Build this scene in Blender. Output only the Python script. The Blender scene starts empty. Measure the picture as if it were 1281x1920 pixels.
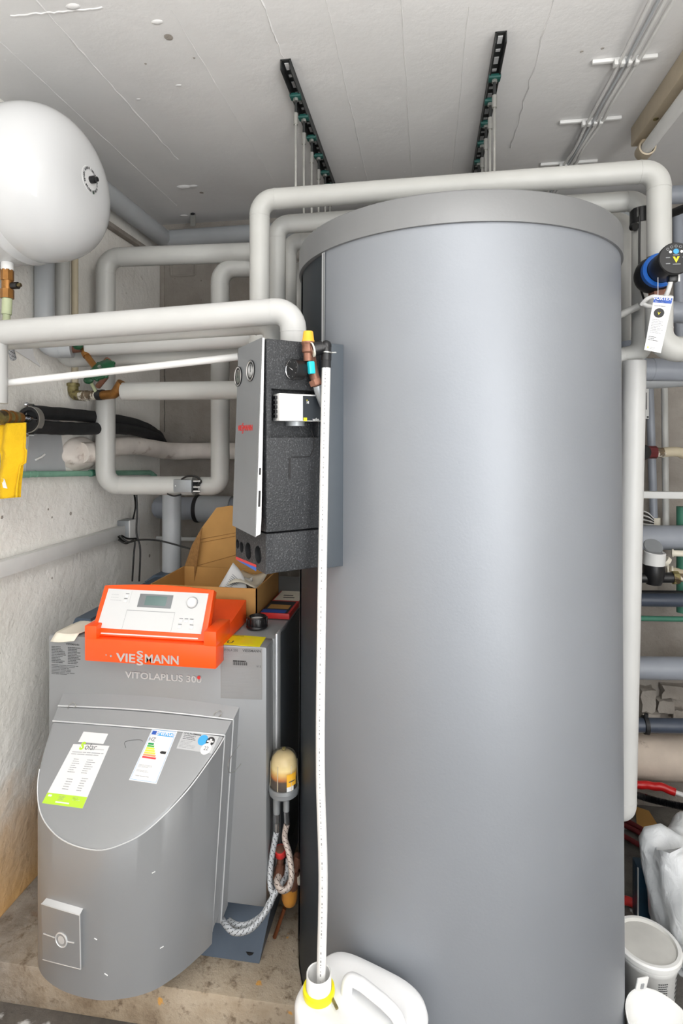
import bpy, bmesh, math, random
from mathutils import Vector, Matrix, noise
random.seed(7)
scene = bpy.context.scene
COL = scene.collection
PI = math.pi

# ------------------------------------------------------------------ camera
CAM = Vector((0, 0, 1.6)); F = 1052.0; HOR = 820.0
YAW = math.atan(160 / F); CY, SY = math.cos(YAW), math.sin(YAW)
cam_data = bpy.data.cameras.new('camera'); cam = bpy.data.objects.new('camera', cam_data); COL.objects.link(cam)
cam.location = CAM; cam.rotation_euler = (PI / 2, 0, YAW)
cam_data.sensor_width = 36; cam_data.sensor_fit = 'AUTO'; cam_data.lens = F / 1920 * 36
cam_data.shift_y = (HOR - 960) / 1920; cam_data.clip_start = 0.02
scene.camera = cam
scene.view_settings.view_transform = 'Standard'; scene.view_settings.look = 'None'
scene.view_settings.gamma = 1; scene.view_settings.use_curve_mapping = False
scene.view_settings.exposure = 0.25
# ------------------------------------------------------------------ world and lamps
world = bpy.data.worlds.new('world'); scene.world = world; world.use_nodes = True
world.node_tree.nodes['Background'].inputs[0].default_value = (0.93, 0.96, 1.0, 1)
world.node_tree.nodes['Background'].inputs[1].default_value = 1.6
def area(name, loc, target, sx, sy, power, col=(1, 0.97, 0.93)):
    l = bpy.data.lights.new(name, 'AREA'); l.shape = 'RECTANGLE'; l.size = sx; l.size_y = sy; l.energy = power; l.color = col
    o = bpy.data.objects.new(name, l); COL.objects.link(o); o.location = loc
    o.rotation_euler = (Vector(target) - Vector(loc)).to_track_quat('-Z', 'Y').to_euler(); return o
area('door_daylight', (1.5, -0.95, 1.3), (-1.3, 0.75, 1.25), 1.2, 2.0, 60, (1, 0.99, 0.97))
area('bounced_flash', (0.25, -0.35, 1.95), (0.25, -0.5, 2.65), 0.25, 0.25, 66, (1, 0.985, 0.96))
_l = bpy.data.lights.new('flash_head', 'SPOT'); _l.energy = 50; _l.spot_size = math.radians(92); _l.spot_blend = 1.0; _l.shadow_soft_size = 0.12; _l.color = (1, 0.985, 0.96)
_o = bpy.data.objects.new('flash_head', _l); COL.objects.link(_o); _o.location = (0.2, -0.35, 1.75)
_o.rotation_euler = (Vector((0.05, 0.28, 2.65)) - Vector(_o.location)).to_track_quat('-Z', 'Y').to_euler()

# ------------------------------------------------------------------ picture geometry -> room positions
def ray(px, py):
    u = (px - 640.5) / F; v = (HOR - py) / F
    return Vector((-SY + CY * u, CY + SY * u, v))
def atY(px, py, y): d = ray(px, py); return CAM + d * (y / d.y)
def atX(px, py, x): d = ray(px, py); return CAM + d * (x / d.x)
def atZ(px, py, z): d = ray(px, py); return CAM + d * ((z - CAM.z) / d.z)
def hit(px, py, P, N): d = ray(px, py); return CAM + d * ((Vector(P) - CAM).dot(N) / d.dot(N))

# ------------------------------------------------------------------ materials
def lin(c):
    f = lambda x: x / 12.92 if x <= 0.04045 else ((x + 0.055) / 1.055) ** 2.4
    return tuple(f(x / 255) for x in c) + (1,)
MATS = {}
class NT:
    def __init__(s, name):
        s.m = bpy.data.materials.new(name); s.m.use_nodes = True; s.t = s.m.node_tree; s.b = s.t.nodes['Principled BSDF']
        s.tc = None
    def n(s, typ, **kw):
        o = s.t.nodes.new(typ)
        for k, v in kw.items(): setattr(o, k, v)
        return o
    def l(s, a, b): s.t.links.new(a, b)
    def coord(s, kind='Object', scale=None):
        if s.tc is None: s.tc = s.n('ShaderNodeTexCoord')
        out = s.tc.outputs[kind]
        if scale:
            mp = s.n('ShaderNodeMapping'); mp.inputs['Scale'].default_value = scale; s.l(out, mp.inputs[0]); return mp.outputs[0]
        return out
    def geo(s, scale=None):
        g = s.n('ShaderNodeNewGeometry').outputs['Position']
        if scale:
            mp = s.n('ShaderNodeMapping'); mp.inputs['Scale'].default_value = scale; s.l(g, mp.inputs[0]); return mp.outputs[0]
        return g
    def noise(s, co, sc, det=4, rough=0.55, dist=0):
        o = s.n('ShaderNodeTexNoise'); o.inputs['Scale'].default_value = sc; o.inputs['Detail'].default_value = det
        o.inputs['Roughness'].default_value = rough; o.inputs['Distortion'].default_value = dist; s.l(co, o.inputs['Vector']); return o.outputs['Fac']
    def ramp(s, fac, stops):
        r = s.n('ShaderNodeValToRGB'); e = r.color_ramp.elements
        while len(e) < len(stops): e.new(0.5)
        for el, (p, c) in zip(e, stops):
            el.position = p; el.color = c if len(c) == 4 else tuple(c) + (1,)
        s.l(fac, r.inputs[0]); return r.outputs[0]
    def mix(s, fac, a, b, mode='MIX'):
        o = s.n('ShaderNodeMix', data_type='RGBA', blend_type=mode)
        for i, v in ((0, fac), (6, a), (7, b)):
            if isinstance(v, (int, float)): o.inputs[i].default_value = v
            elif isinstance(v, tuple): o.inputs[i].default_value = v
            else: s.l(v, o.inputs[i])
        return o.outputs[2]
    def math(s, op, a, b=0.0):
        o = s.n('ShaderNodeMath', operation=op)
        for i, v in ((0, a), (1, b)):
            if isinstance(v, (int, float)): o.inputs[i].default_value = v
            else: s.l(v, o.inputs[i])
        return o.outputs[0]
    def bump(s, h, strength=0.3, dist=0.01):
        o = s.n('ShaderNodeBump'); o.inputs['Strength'].default_value = strength; o.inputs['Distance'].default_value = dist
        s.l(h, o.inputs['Height']); s.l(o.outputs[0], s.b.inputs['Normal'])
    def set(s, **kw):
        for k, v in kw.items(): s.b.inputs[k.replace('_', ' ')].default_value = v
def plain(name, rgb, rough=0.5, metal=0.0, var=0.06, vscale=18, bump=0, bscale=200, spec=0.5, dirt=None, dscale=9, dpos=0.62):
    t = NT(name); c = lin(rgb); co = t.coord('Object')
    n = t.noise(co, vscale, 3)
    a = tuple(x * (1 - var) for x in c[:3]) + (1,); b = tuple(min(1, x * (1 + var)) for x in c[:3]) + (1,)
    colr = t.ramp(n, [(0.3, a), (0.7, b)])
    if dirt:
        d = t.noise(co, dscale, 8, 0.65); colr = t.mix(t.ramp(d, [(dpos, (0, 0, 0)), (dpos + 0.08, (1, 1, 1))]), colr, lin(dirt))
    t.l(colr, t.b.inputs['Base Color'])
    t.set(Roughness=rough, Metallic=metal); t.b.inputs['Specular IOR Level'].default_value = spec
    if bump: t.bump(t.noise(co, bscale, 3), bump, 0.002)
    MATS[name] = t.m; return t.m
P = plain
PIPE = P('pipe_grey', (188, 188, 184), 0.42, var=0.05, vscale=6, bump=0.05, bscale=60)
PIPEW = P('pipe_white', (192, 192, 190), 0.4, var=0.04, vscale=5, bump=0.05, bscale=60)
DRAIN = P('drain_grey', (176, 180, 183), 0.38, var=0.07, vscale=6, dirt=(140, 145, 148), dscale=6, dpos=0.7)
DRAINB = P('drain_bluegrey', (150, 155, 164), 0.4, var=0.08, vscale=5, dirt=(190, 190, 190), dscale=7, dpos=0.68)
WHITE = P('white_plastic', (228, 228, 226), 0.4, var=0.02)
HOSEW = P('white_hose', (225, 238, 236), 0.35, var=0.02)
TRUNK = P('trunk_plastic', (216, 216, 214), 0.5, var=0.03)
BEIGEP = P('beige_paint', (198, 186, 160), 0.6, dirt=(95, 70, 45), dscale=12, dpos=0.66)
CHALK = P('chalky_wrap', (222, 214, 206), 0.9, var=0.06, bump=0.6, bscale=45, dirt=(180, 165, 155), dscale=8, dpos=0.6)
RUSTY = P('rusty_beige', (196, 182, 168), 0.85, var=0.12, vscale=8, bump=0.4, bscale=50, dirt=(130, 112, 100), dscale=7, dpos=0.58)
VESSEL = P('vessel_white', (212, 213, 214), 0.12, var=0.0)
BLACKR = P('black_rubber', (30, 30, 32), 0.6, var=0.2, bump=0.3, bscale=90)
BLACKF = P('black_foam', (26, 27, 29), 0.75, var=0.3, vscale=25, bump=0.8, bscale=28, dirt=(90, 90, 92), dscale=30, dpos=0.68)
BLACKP = P('black_plastic', (22, 22, 24), 0.35, var=0.1)
CABLE = P('cable_black', (18, 18, 18), 0.45)
DARKPIPE = P('dark_pipe', (62, 70, 84), 0.4, var=0.08)
RAILM = P('rail_steel', (52, 54, 54), 0.5, metal=0.5, var=0.15)
ZINC = P('zinc', (176, 176, 172), 0.35, metal=0.85, var=0.1)
CHROME = P('chrome', (215, 216, 218), 0.16, metal=1.0, var=0.03)
ALU = P('cast_alu', (150, 154, 157), 0.42, metal=0.5, var=0.06)
GREENT = P('teal_insert', (22, 74, 68), 0.5)
BRASS = P('brass', (150, 104, 52), 0.4, metal=0.6, var=0.2, vscale=30, dirt=(80, 60, 35), dscale=30, dpos=0.6)
BRASSOLD = P('old_brass', (128, 118, 74), 0.55, metal=0.3, var=0.35, vscale=40, dirt=(72, 58, 40), dscale=35, dpos=0.5)
BRONZE = P('bronze', (142, 100, 82), 0.45, metal=0.45, var=0.2, vscale=30)
CORROD = P('corroded', (110, 95, 75), 0.8, var=0.4, vscale=60, dirt=(225, 220, 205), dscale=28, dpos=0.5, bump=0.8, bscale=80)
COPPER = P('copper', (150, 92, 62), 0.35, metal=0.7, var=0.2, dirt=(90, 130, 105), dscale=25, dpos=0.6)
GREENH = P('green_handle', (20, 74, 44), 0.4, var=0.1)
GREENP = P('green_pipe', (126, 172, 150), 0.6, var=0.1, dirt=(90, 120, 105), dscale=15, dpos=0.62)
GREENP2 = P('green_pipe_dark', (62, 122, 100), 0.55, var=0.15, dirt=(50, 70, 60), dscale=15, dpos=0.62)
GREENX = P('pale_green', (178, 186, 150), 0.6, var=0.1)
YELLOW = P('yellow_plastic', (240, 226, 30), 0.4, var=0.03)
YCAP = P('yellow_cap', (236, 178, 52), 0.4, var=0.03)
TEALH = P('teal_handle', (30, 190, 205), 0.4, var=0.03)
RED = P('red_plastic', (205, 52, 50), 0.4, var=0.08)
REDTAPE = P('red_tape', (190, 24, 26), 0.35, var=0.15, vscale=40)
REDDK = P('dark_red', (96, 22, 26), 0.55, var=0.2)
BLUE = P('blue_plastic', (22, 98, 190), 0.35, var=0.05)
BLUEP = P('print_blue', (36, 82, 170), 0.45, var=0.02)
BLUEL = P('print_lightblue', (60, 160, 220), 0.45, var=0.02)
ORANGE = P('orange_plastic', (252, 84, 22), 0.35, var=0.02)
BOILER = P('boiler_silver', (148, 150, 152), 0.36, metal=0.35, var=0.03, vscale=4, bump=0.04, bscale=400)
BOILERT = P('boiler_top_grey', (150, 152, 153), 0.5, metal=0.2, var=0.04)
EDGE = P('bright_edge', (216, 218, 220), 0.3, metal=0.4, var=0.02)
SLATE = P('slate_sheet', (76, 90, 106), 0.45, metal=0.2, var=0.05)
SHADESIDE = P('shade_sheet', (86, 92, 98), 0.45, metal=0.2, var=0.05)  # side sheet colour, darkened to carry the shade beside the boiler
ANTHR = P('anthracite', (44, 49, 54), 0.5, metal=0.0, var=0.04, spec=0.3)
ANTHRL = P('anthracite_light', (78, 85, 92), 0.5, metal=0.1, var=0.03)
COVER = P('station_cover', (134, 137, 140), 0.42, metal=0.3, var=0.02)
FACE = P('faceplate_white', (206, 207, 207), 0.45, var=0.01)
GREYD = P('display_surround', (120, 124, 127), 0.4, var=0.01)
LCD = P('lcd', (100, 122, 120), 0.2, var=0.02)
LINE = P('print_grey', (150, 152, 154), 0.6, var=0.0)
LINED = P('print_dark', (70, 72, 74), 0.6, var=0.0)
BLK = P('print_black', (25, 25, 27), 0.5, var=0.0)
PAPER = P('paper', (218, 218, 218), 0.6, var=0.01)
PAPERO = P('paper_cream', (226, 220, 204), 0.7, var=0.03)
SILVERST = P('silver_sticker', (186, 188, 190), 0.4, metal=0.2, var=0.02)
LIME = P('print_lime', (176, 214, 52), 0.5, var=0.02)
LETTER = P('letter_silver', (186, 180, 178), 0.35, metal=0.2, var=0.02)
LETTER2 = P('letter_dull', (196, 197, 199), 0.4, metal=0.4, var=0.02)
CARD = P('cardboard', (182, 138, 78), 0.8, var=0.08, vscale=10, bump=0.1, bscale=120)
CARDD = P('cardboard_edge', (150, 110, 62), 0.9, var=0.2, vscale=90)
YCLOTH = P('yellow_cloth', (226, 182, 22), 0.95, var=0.08, vscale=25, bump=0.9, bscale=300, dirt=(186, 148, 20), dscale=8, dpos=0.6)
OILOR = P('orange_bowl', (212, 146, 62), 0.3, var=0.06)
TAN = P('yellowed_batten', (196, 182, 158), 0.5, var=0.06)
JERRY = P('jerrican_hdpe', (236, 237, 238), 0.42, var=0.02, vscale=6, bump=0.06, bscale=30)
BUCKET = P('bucket_plastic', (232, 232, 230), 0.4, var=0.03)
LIDD = P('dusty_lid', (206, 205, 200), 0.7, var=0.08, vscale=9, dirt=(170, 165, 155), dscale=9, dpos=0.6)
NAVY = P('navy_carton', (28, 62, 84), 0.4, var=0.2)
GREENSC = {k: P('energy_' + k, c, 0.5, var=0) for k, c in dict(a=(0, 140, 70), b=(80, 175, 70), c=(205, 220, 60), d=(250, 235, 60), e=(250, 205, 80), f=(240, 150, 100), g=(215, 60, 65)).items()}

def glassmat(name, rgb, rough, alpha_like=0.0, ior=1.45):
    t = NT(name); t.set(Roughness=rough, IOR=ior); t.b.inputs['Base Color'].default_value = lin(rgb)
    t.b.inputs['Transmission Weight'].default_value = 1 - alpha_like
    MATS[name] = t.m; return t.m
CUP = glassmat('clear_cup', (246, 240, 222), 0.05, 0.06, 1.04)
t = NT('cup_oil'); z = t.n('ShaderNodeSeparateXYZ'); t.l(t.coord('Generated'), z.inputs[0])
t.l(t.ramp(z.outputs[2], [(0.0, lin((34, 20, 24))), (0.30, lin((52, 28, 26))), (0.37, lin((190, 112, 38))), (0.52, lin((226, 190, 120))), (0.62, lin((236, 220, 170))), (0.85, lin((205, 188, 150)))]), t.b.inputs['Base Color']); t.set(Roughness=0.2)
CUPOIL = t.m
t = NT('bag_film'); t.b.inputs['Base Color'].default_value = lin((226, 229, 231)); t.set(Roughness=0.3); t.b.inputs['Transmission Weight'].default_value = 0.25
t.bump(t.noise(t.coord('Object'), 16, 5, 0.5, 1.0), 0.5, 0.02); BAG = t.m
t = NT('thin_film'); t.b.inputs['Base Color'].default_value = lin((225, 225, 222)); t.set(Roughness=0.25); t.b.inputs['Transmission Weight'].default_value = 0.5; FILM = t.m

# tank jacket: pebbled silver foil
def jacket(name, rgb, rough, metal):
    t = NT(name); co = t.coord('Object')
    c = lin(rgb); n = t.noise(co, 3, 3)
    t.l(t.ramp(n, [(0.3, tuple(x * 0.97 for x in c[:3])), (0.7, tuple(x * 1.03 for x in c[:3]))]), t.b.inputs['Base Color'])
    t.set(Roughness=rough, Metallic=metal)
    h = t.math('ADD', t.noise(co, 170, 3), t.math('MULTIPLY', t.noise(co, 4, 2), 1.5)); t.bump(h, 0.10, 0.002)
    return t.m
JACKET = jacket('tank_jacket', (140, 144, 150), 0.5, 0.4)
LIDM = jacket('tank_lid', (128, 129, 130), 0.45, 0.3)
# EPP foam, speckled
t = NT('epp_foam'); co = t.coord('Object'); v = t.n('ShaderNodeTexVoronoi'); v.inputs['Scale'].default_value = 300; t.l(co, v.inputs['Vector'])
t.l(t.mix(t.ramp(t.noise(co, 260, 2), [(0.55, (0, 0, 0)), (0.72, (1, 1, 1))]), lin((42, 44, 47)), lin((88, 90, 92))), t.b.inputs['Base Color'])
t.set(Roughness=0.6); t.bump(v.outputs['Distance'], 0.5, 0.002); EPP = t.m
EPPD = P('epp_dark', (26, 27, 29), 0.7)
# braided hose, uses tube UV (u around, v metres along)
def braid(name, a, b):
    t = NT(name); uv = t.coord('UV'); s = t.n('ShaderNodeSeparateXYZ'); t.l(uv, s.inputs[0])
    u = t.math('MULTIPLY', s.outputs[0], 4.0); vv = t.math('MULTIPLY', s.outputs[1], 62.0)
    p = t.math('FRACT', t.math('ADD', u, vv)); q = t.math('FRACT', t.math('SUBTRACT', u, vv))
    k1 = t.math('LESS_THAN', p, 0.16); k2 = t.math('LESS_THAN', q, 0.16)
    fine = t.math('FRACT', t.math('MULTIPLY', t.math('ADD', u, vv), 3.0))
    k = t.math('MAXIMUM', t.math('MULTIPLY', k1, t.math('GREATER_THAN', q, 0.45)), t.math('MULTIPLY', k2, t.math('LESS_THAN', p, 0.3)))
    t.l(t.mix(k, lin(a), lin(b)), t.b.inputs['Base Color']); t.set(Roughness=0.45, Metallic=0.2); t.bump(fine, 0.4, 0.002); return t.m
BRAID = braid('braided_hose', (180, 184, 188), (22, 22, 26)); BRAIDP = braid('braided_hose_dirty', (176, 164, 156), (60, 44, 40))
# white hose with a row of print
t = NT('printed_hose'); uv = t.coord('UV'); s = t.n('ShaderNodeSeparateXYZ'); t.l(uv, s.inputs[0])
band = t.math('COMPARE', s.outputs[0], 0.0); d = t.math('ABSOLUTE', t.math('SUBTRACT', s.outputs[0], 0.5)); band = t.math('LESS_THAN', d, 0.022)
dash = t.math('GREATER_THAN', t.noise(t.coord('UV', (0.01, 180, 1)), 1.0, 2), 0.53)
t.l(t.mix(t.math('MULTIPLY', band, dash), lin((220, 220, 218)), lin((140, 140, 140))), t.b.inputs['Base Color']); t.set(Roughness=0.35); HOSEPR = t.m

# plaster and concrete
def wallmat(name, base, dark, spots, stain=None, bs=0.45):
    t = NT(name); co = t.geo()
    n1 = t.noise(co, 2.2, 6, 0.6); n2 = t.noise(co, 9, 6, 0.65); n3 = t.noise(co, 38, 4, 0.6)
    c = t.mix(t.ramp(n1, [(0.35, (0, 0, 0)), (0.7, (1, 1, 1))]), lin(base), lin(dark))
    c = t.mix(t.ramp(n2, [(0.58, (0, 0, 0)), (0.75, (0.5, 0.5, 0.5))]), c, lin(dark))
    c = t.mix(t.ramp(n3, [(0.69, (0, 0, 0)), (0.74, (0.8, 0.8, 0.8))]), c, lin(spots))
    if stain:
        s = t.n('ShaderNodeSeparateXYZ'); t.l(co, s.inputs[0])
        k = t.math('ADD', s.outputs[2], t.math('MULTIPLY', t.math('SUBTRACT', t.noise(co, 3.5, 5, 0.6), 0.5), 0.5))
        k = t.math('ADD', k, t.math('MULTIPLY', t.math('SUBTRACT', s.outputs[1], 1.7), 0.15))
        c = t.mix(t.ramp(k, [(0.12, (0.85, 0.85, 0.85)), (0.36, (0.6, 0.6, 0.6)), (0.52, (0, 0, 0))]), c, lin(stain))
    t.l(c, t.b.inputs['Base Color']); t.set(Roughness=0.9)
    t.bump(t.math('ADD', n3, t.math('MULTIPLY', n2, 1.5)), bs, 0.012); return t.m
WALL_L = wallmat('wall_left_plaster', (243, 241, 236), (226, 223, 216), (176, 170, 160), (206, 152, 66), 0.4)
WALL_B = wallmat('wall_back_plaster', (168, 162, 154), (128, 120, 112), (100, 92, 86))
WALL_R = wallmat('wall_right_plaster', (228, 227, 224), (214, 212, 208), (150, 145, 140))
CEIL = wallmat('ceiling_concrete', (222, 221, 220), (213, 212, 211), (230, 229, 228), None, 0.08)
t = NT('floor_concrete'); co = t.geo(); n1 = t.noise(co, 5, 7, 0.65); n2 = t.noise(co, 30, 5, 0.7)
c = t.ramp(n1, [(0.3, lin((66, 64, 62))), (0.6, lin((112, 108, 103))), (0.8, lin((140, 134, 126)))])
c = t.mix(t.ramp(t.noise(co, 7.5, 6, 0.5, 0.4), [(0.60, (0, 0, 0)), (0.63, (1, 1, 1))]), c, lin((206, 208, 210)))
t.l(c, t.b.inputs['Base Color']); t.set(Roughness=0.85); t.bump(n2, 0.6, 0.01); FLOORM = t.m
t = NT('plinth_concrete'); co = t.geo(); n1 = t.noise(co, 4, 7, 0.65); n2 = t.noise(co, 28, 5, 0.7)
c = t.ramp(n1, [(0.28, lin((110, 92, 72))), (0.46, lin((168, 152, 130))), (0.75, lin((196, 184, 166)))])
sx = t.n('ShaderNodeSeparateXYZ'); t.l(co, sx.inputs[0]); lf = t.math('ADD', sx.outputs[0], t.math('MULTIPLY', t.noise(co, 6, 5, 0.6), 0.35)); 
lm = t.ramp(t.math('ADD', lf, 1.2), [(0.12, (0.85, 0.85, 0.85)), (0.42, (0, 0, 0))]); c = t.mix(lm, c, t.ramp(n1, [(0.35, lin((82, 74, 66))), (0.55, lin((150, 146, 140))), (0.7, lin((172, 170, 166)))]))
c = t.mix(t.ramp(n2, [(0.54, (0, 0, 0)), (0.68, (0.8, 0.8, 0.8))]), c, lin((100, 84, 66)))
c = t.mix(t.ramp(t.noise(co, 3.1, 4, 0.5, 0.3), [(0.62, (0, 0, 0)), (0.68, (0.8, 0.8, 0.8))]), c, lin((128, 96, 72)))
c = t.mix(t.ramp(t.noise(co, 13, 3, 0.5), [(0.72, (0, 0, 0)), (0.74, (1, 1, 1))]), c, lin((214, 160, 84)))
t.l(c, t.b.inputs['Base Color']); t.set(Roughness=0.9); t.bump(n2, 0.6, 0.01); PLINTH = t.m

# ------------------------------------------------------------------ mesh helpers
WM = {}
FONT = None
def fillet(pts, rad, n=8):
    pts = [Vector(p) for p in pts]
    if not rad: return pts
    out = [pts[0]]
    for i in range(1, len(pts) - 1):
        a, b, c = pts[i - 1], pts[i], pts[i + 1]
        d1 = (a - b); d2 = (c - b); l1, l2 = d1.length, d2.length
        if l1 < 1e-6 or l2 < 1e-6: continue
        d1.normalize(); d2.normalize()
        ang = d1.angle(d2)
        if ang > PI - 0.05: out.append(b); continue
        cut = min(rad / math.tan(ang / 2), l1 * 0.49, l2 * 0.49); rr = cut * math.tan(ang / 2)
        cen = b + (d1 + d2).normalized() * (rr / math.sin(ang / 2))
        s = b + d1 * cut - cen; e = b + d2 * cut - cen
        tot = s.angle(e); axis = s.cross(e).normalized()
        for k in range(n + 1): out.append(cen + Matrix.Rotation(tot * k / n, 3, axis) @ s)
    out.append(pts[-1]); return out
def smoothpath(pts, n=6):
    pts = [Vector(p) for p in pts]; out = []
    for i in range(len(pts) - 1):
        p0 = pts[max(i - 1, 0)]; p1 = pts[i]; p2 = pts[i + 1]; p3 = pts[min(i + 2, len(pts) - 1)]
        for k in range(n):
            t = k / n
            out.append(0.5 * ((2 * p1) + (p2 - p0) * t + (2 * p0 - 5 * p1 + 4 * p2 - p3) * t * t + (3 * p1 - p0 - 3 * p2 + p3) * t ** 3))
    out.append(pts[-1]); return out
def frame_of(n):
    n = Vector(n).normalized(); a = Vector((0, 0, 1)) if abs(n.z) < 0.9 else Vector((0, 1, 0))
    x = a.cross(n).normalized(); return x, n.cross(x), n
class MB:
    def __init__(s): s.bm = bmesh.new(); s.mats = []; s.uv = s.bm.loops.layers.uv.new('UVMap')
    def mi(s, m):
        if m not in s.mats: s.mats.append(m)
        return s.mats.index(m)
    def face(s, vs, m):
        try: f = s.bm.faces.new(vs); f.material_index = s.mi(m); return f
        except ValueError: return None
    def poly(s, pts, m): return s.face([s.bm.verts.new(Vector(p)) for p in pts], m)
    def box(s, x0, x1, y0, y1, z0, z1, m, M=None, bev=0.0, seg=2):
        tb = bmesh.new(); bmesh.ops.create_cube(tb, size=1)
        for v in tb.verts: v.co = Vector(((x0 + x1) / 2 + v.co.x * (x1 - x0), (y0 + y1) / 2 + v.co.y * (y1 - y0), (z0 + z1) / 2 + v.co.z * (z1 - z0)))
        if bev: bmesh.ops.bevel(tb, geom=list(tb.edges), offset=bev, segments=seg, profile=0.5, affect='EDGES')
        s.merge(tb, m, M); return s
    def merge(s, tb, m, M=None):
        mp = {}; i = s.mi(m)
        for v in tb.verts: mp[v] = s.bm.verts.new(M @ v.co if M else v.co)
        for f in tb.faces:
            nf = s.bm.faces.new([mp[v] for v in f.verts]); nf.material_index = i
        tb.free()
    def prism(s, pts, vec, m, mside=None, bev=0.0):
        tb = bmesh.new(); pts = [Vector(p) for p in pts]; vec = Vector(vec); n = len(pts)
        a = [tb.verts.new(p) for p in pts]; b = [tb.verts.new(p + vec) for p in pts]
        tb.faces.new(a); tb.faces.new(b[::-1])
        for k in range(n): tb.faces.new((a[k], b[k], b[(k + 1) % n], a[(k + 1) % n]))
        bmesh.ops.recalc_face_normals(tb, faces=list(tb.faces))
        if bev: bmesh.ops.bevel(tb, geom=list(tb.edges), offset=bev, segments=2, profile=0.5, affect='EDGES')
        s.merge(tb, m); return s
    def tube(s, pts, r, m, n=14, bend=0, caps=True, fn=None, smooth=0):
        pts = smoothpath(pts, smooth) if smooth else fillet(pts, bend)
        q = [pts[0]]
        for p in pts[1:]:
            if (p - q[-1]).length > 1e-5: q.append(p)
        pts = q; N = len(pts); ts = []
        for i in range(N):
            d = (pts[min(i + 1, N - 1)] - pts[max(i - 1, 0)])
            if 0 < i < N - 1: d = (pts[i + 1] - pts[i]).normalized() + (pts[i] - pts[i - 1]).normalized()
            ts.append(d.normalized())
        # first frame: u = 0.5 faces the -Y side
        x = Vector((0, 1, 0)); x = x - ts[0] * x.dot(ts[0])
        if x.length < 0.2: x = frame_of(ts[0])[0]
        x.normalize(); rings = []; L = 0; i = s.mi(m)
        for k in range(N):
            if k: L += (pts[k] - pts[k - 1]).length; x = (x - ts[k] * x.dot(ts[k])).normalized()
            y = ts[k].cross(x); rr = r(k / (N - 1)) if callable(r) else r
            ring = []
            for j in range(n):
                a = 2 * PI * j / n; off = (x * math.cos(a) + y * math.sin(a)) * rr
                if fn: off = off * fn(L, a)
                ring.append(s.bm.verts.new(pts[k] + off))
            rings.append((ring, L))
        for k in range(N - 1):
            (A, la), (B, lb) = rings[k], rings[k + 1]
            for j in range(n):
                f = s.bm.faces.new((A[j], A[(j + 1) % n], B[(j + 1) % n], B[j])); f.material_index = i
                for lp, uvc in zip(f.loops, ((j / n, la), ((j + 1) / n, la), ((j + 1) / n, lb), (j / n, lb))): lp[s.uv].uv = uvc
        if caps:
            s.face(rings[0][0][::-1], m); s.face(rings[-1][0], m)
        return s
    def cyl(s, a, b, r, m, n=18): return s.tube([a, b], r, m, n)
    def lathe(s, prof, o, ax, m, n=32, a0=0, a1=2 * PI, xdir=None, caps=False):
        o = Vector(o); x, y, z = frame_of(ax)
        if xdir is not None: x = Vector(xdir).normalized(); y = z.cross(x)
        full = abs(a1 - a0) > 2 * PI - 1e-4; cnt = n if full else n + 1; rings = []
        for item in prof:
            r, h = item[0], item[1]; mm = item[2] if len(item) > 2 else m; ring = []
            if r < 1e-6: ring = [s.bm.verts.new(o + z * h)] * cnt
            else:
                for j in range(cnt):
                    a = a0 + (a1 - a0) * j / n; ring.append(s.bm.verts.new(o + z * h + (x * math.cos(a) + y * math.sin(a)) * r))
            rings.append((ring, mm))
        for k in range(len(rings) - 1):
            A, B = rings[k][0], rings[k + 1][0]; mm = rings[k][1]
            for j in range(n):
                j2 = (j + 1) % cnt; vs = []
                for v in (A[j], A[j2], B[j2], B[j]):
                    if v not in vs: vs.append(v)
                if len(vs) > 2: s.face(vs, mm)
        return s
    def disc(s, c, nrm, r, m, n=20, ry=None):
        x, y, z = frame_of(nrm); c = Vector(c)
        return s.poly([c + x * math.cos(2 * PI * k / n) * r + y * math.sin(2 * PI * k / n) * (ry or r) for k in range(n)], m)
    def sphere(s, c, r, m, sc=(1, 1, 1), seg=14):
        tb = bmesh.new(); bmesh.ops.create_uvsphere(tb, u_segments=seg, v_segments=seg // 2 + 2, radius=r)
        for v in tb.verts: v.co = Vector((v.co.x * sc[0], v.co.y * sc[1], v.co.z * sc[2])) + Vector(c)
        s.merge(tb, m); return s
    def text(s, body, fmap, size, m, align='LEFT', bold=0.0, depth=0.0):
        cu = bpy.data.curves.new('t', 'FONT'); cu.body = body; cu.size = size; cu.align_x = align; cu.offset = bold * size; cu.extrude = depth; cu.resolution_u = 3
        ob = bpy.data.objects.new('t', cu); me = bpy.data.meshes.new_from_object(ob); i = s.mi(m)
        vs = [s.bm.verts.new(fmap(v.co.x, v.co.y, v.co.z)) for v in me.vertices]
        for p in me.polygons:
            try: f = s.bm.faces.new([vs[k] for k in p.vertices]); f.material_index = i
            except ValueError: pass
        bpy.data.objects.remove(ob); bpy.data.curves.remove(cu); bpy.data.meshes.remove(me); return s
    def build(s, name, parent=None, label=None, cat=None, group=None, kind=None, ang=38, recalc=True):
        if recalc: bmesh.ops.recalc_face_normals(s.bm, faces=list(s.bm.faces))
        me = bpy.data.meshes.new(name); o = bpy.data.objects.new(name, me); COL.objects.link(o)
        if parent is None:
            vs = [v.co for v in s.bm.verts]
            lo = Vector([min(v[i] for v in vs) for i in range(3)]); hi = Vector([max(v[i] for v in vs) for i in range(3)])
            base = Vector(((lo.x + hi.x) / 2, (lo.y + hi.y) / 2, lo.z)); W = Matrix.Translation(base); o.location = base
        else:
            W = WM[parent]; o.parent = parent
        s.bm.transform(W.inverted())
        s.bm.to_mesh(me); s.bm.free()
        for m in s.mats: me.materials.append(m)
        me.polygons.foreach_set('use_smooth', [True] * len(me.polygons)); me.set_sharp_from_angle(angle=math.radians(ang))
        WM[o] = W; props(o, label, cat, group, kind); return o
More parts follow.
